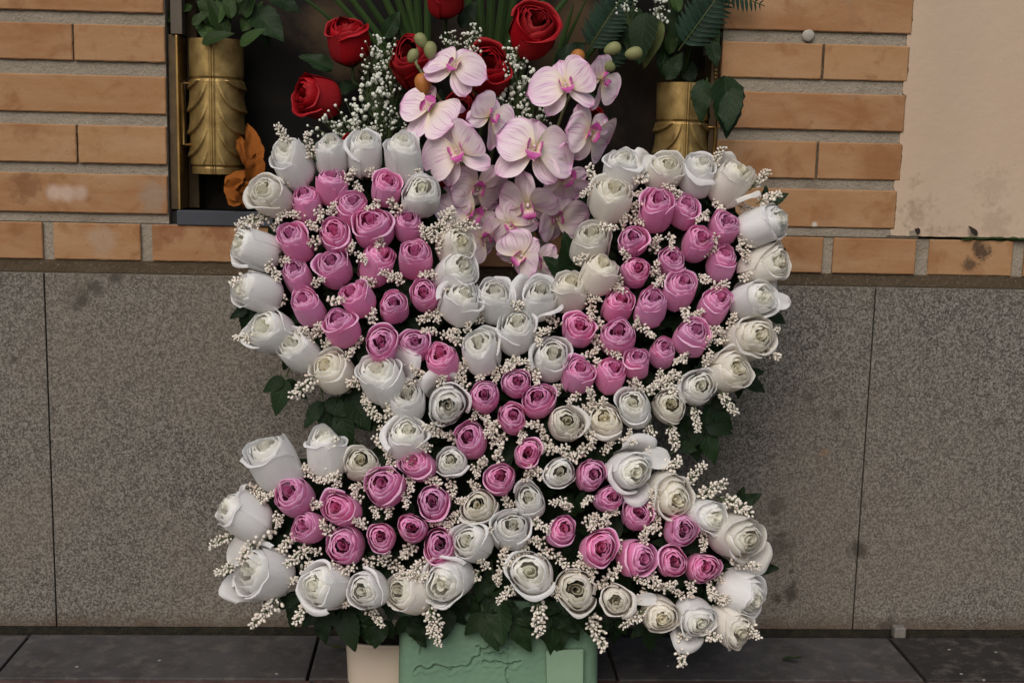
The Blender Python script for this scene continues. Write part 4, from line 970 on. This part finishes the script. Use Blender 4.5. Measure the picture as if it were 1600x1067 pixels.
# ------------------------------------------------------------------ pot
pt_=empty('plant_pot'); PC=Vector((atY(632,1030,-.14).x+.004,-.150,0)); pt_.location=PC
tag(pt_,'beige plastic pot standing on the pavement behind the green foam','pot')
zr=atY(590,997,-.17).z; RP=PC.x-atY(542,1000,-.135).x
mb=MB()
pr=[(RP*.955,0),(RP*.985,zr-.006),(RP*.985,zr-.005),(RP*1.0,zr-.0045),(RP*1.0,zr-.002),(RP*.99,zr),(RP*.93,zr),(RP*.92,zr-.03)]
def pf(u,v):
    k=v*(len(pr)-1); i=min(int(k),len(pr)-2); t=k-i; r=pr[i][0]+(pr[i+1][0]-pr[i][0])*t; z_=pr[i][1]+(pr[i+1][1]-pr[i][1])*t
    a=u*6.2832; q=1/max(abs(math.cos(a))**4+abs(math.sin(a))**4,1e-6)**.25   # rounded square
    return (math.cos(a)*r*q,math.sin(a)*r*q*.56,z_)
mb.grid(pf,72,35); link('pot_body',mb.mesh('pot_body',[M['pot']]),pt_)
mb=MB(); mb.grid(lambda u,v:(math.cos(u*6.2832)*RP*.9*v,math.sin(u*6.2832)*RP*.54*v,zr-.012+.004*noise.noise(Vector((u*20,v*9,0)))),40,8); link('soil',mb.mesh('soil',[M['dirt']]),pt_)

# ------------------------------------------------------------------ small things
mb=MB(); mb.grid(lambda u,v:(math.cos(u*6.283)*.0085*math.sin(v*1.57),-.004*math.cos(v*1.57),math.sin(u*6.283)*.0085*math.sin(v*1.57)),24,6)
o=link('putty_plug',mb.mesh('putty_plug',[M['putty']])); o.location=atY(1263,56,0.0005); tag(o,'small round whitish putty plug between the two top right brick rows','plug')
o=link('stone_plug',MB().box((-.0085,-.012,0),(.0085,.004,.018)).mesh('stone_plug',[M['stone']],False)); o.location=(atY(1401,985,-.006).x,-.010,-.004); bev(o,.003,3); tag(o,'small grey stone lodged where the granite wall meets the pavement','stone')
def fallen(x,y,L,a,m,lab,z=.002):
    p=atZ(x,y,z); f=leaf_geo(seed=int(x),W=.34,serr=0,curl=-.15); mb=MB(); mb.grid(f,6,12); me=mb.mesh('fallen_leaf',[m]); o=link('fallen_leaf',me); o.location=p; o.rotation_euler=(.15,0,math.radians(a)); o.scale=(L,)*3; tag(o,lab,'leaf')
fallen(1221,1028,.034,-122,M['leafg'],'small green leaf lying on the dark pavement right of the wreath')
fallen(540,1012,.03,100,M['leafy'],'yellowish curled leaf on the pavement left of the beige pot',.004)
def ledge_leaf(x,y,L,a,m,lab):
    f=leaf_geo(seed=int(x),W=.5,serr=0,curl=.2); mb=MB(); mb.grid(f,6,10); o=link('dry_leaf',mb.mesh('dry_leaf',[m])); p=atY(x,y,.0); ar=math.radians(a); d=(RT*math.cos(ar)+UP*math.sin(ar)); o.matrix_world=mat(frame_from(d,-FW+UP*.3),p,L); tag(o,lab,'leaf')
ledge_leaf(1436,366,.015,110,M['twig'],'dark dry leaf standing on the ledge, left of two')
ledge_leaf(1527,369,.018,125,M['twig'],'dark dry leaf standing on the ledge, right of two')
rn=random.Random(9)
mb=MB()
for k in range(14):
    x=rn.uniform(1520,1640); p=atY(x,376+rn.uniform(-2,1),-.001); f=leaf_geo(seed=k,W=.3,serr=0,curl=.1); a=rn.uniform(-.4,.4)+(3.14 if k%2 else 0); R3=frame_from(Vector((math.cos(a),rn.uniform(-.1,.1),math.sin(a)*.15)),Vector((0,-.6,1))); 
    mb.grid(lambda u,v:p+R3@(Vector(f(u,v))*.018)+Vector((0,0,.002)),4,6)
tag(link('leaf_litter',mb.mesh('leaf_litter',[M['leafg']])),'thin green leaf litter on the brick ledge at the right','leaf litter',kind='stuff')
mb=MB(); mb.tube([atW(944,985,-.01),atZ(955,1030,.02),atZ(963,1066,.003)],.0009,.0006,5); tag(link('twig',mb.mesh('twig',[M['twig']])),'thin dark twig hanging down right of the green foam','twig')
# grit in the gutter
mb=MB(); rn=random.Random(4)
for k in range(500):
    x=rn.uniform(-1,1.1); y=rn.uniform(-.024,-.003); r=rn.uniform(.0008,.0028); mb.ell((x,y,-.010+rn.uniform(0,.004)),(rn.uniform(-1,1),rn.uniform(-1,1),1),r,r*.8,0,5,3)
tag(link('gutter_grit',mb.mesh('gutter_grit',[m_simple('grit',(.035,.028,.018),1,.1,.8,200)])),'dark mossy grit along the foot of the granite wall','grit',kind='stuff')
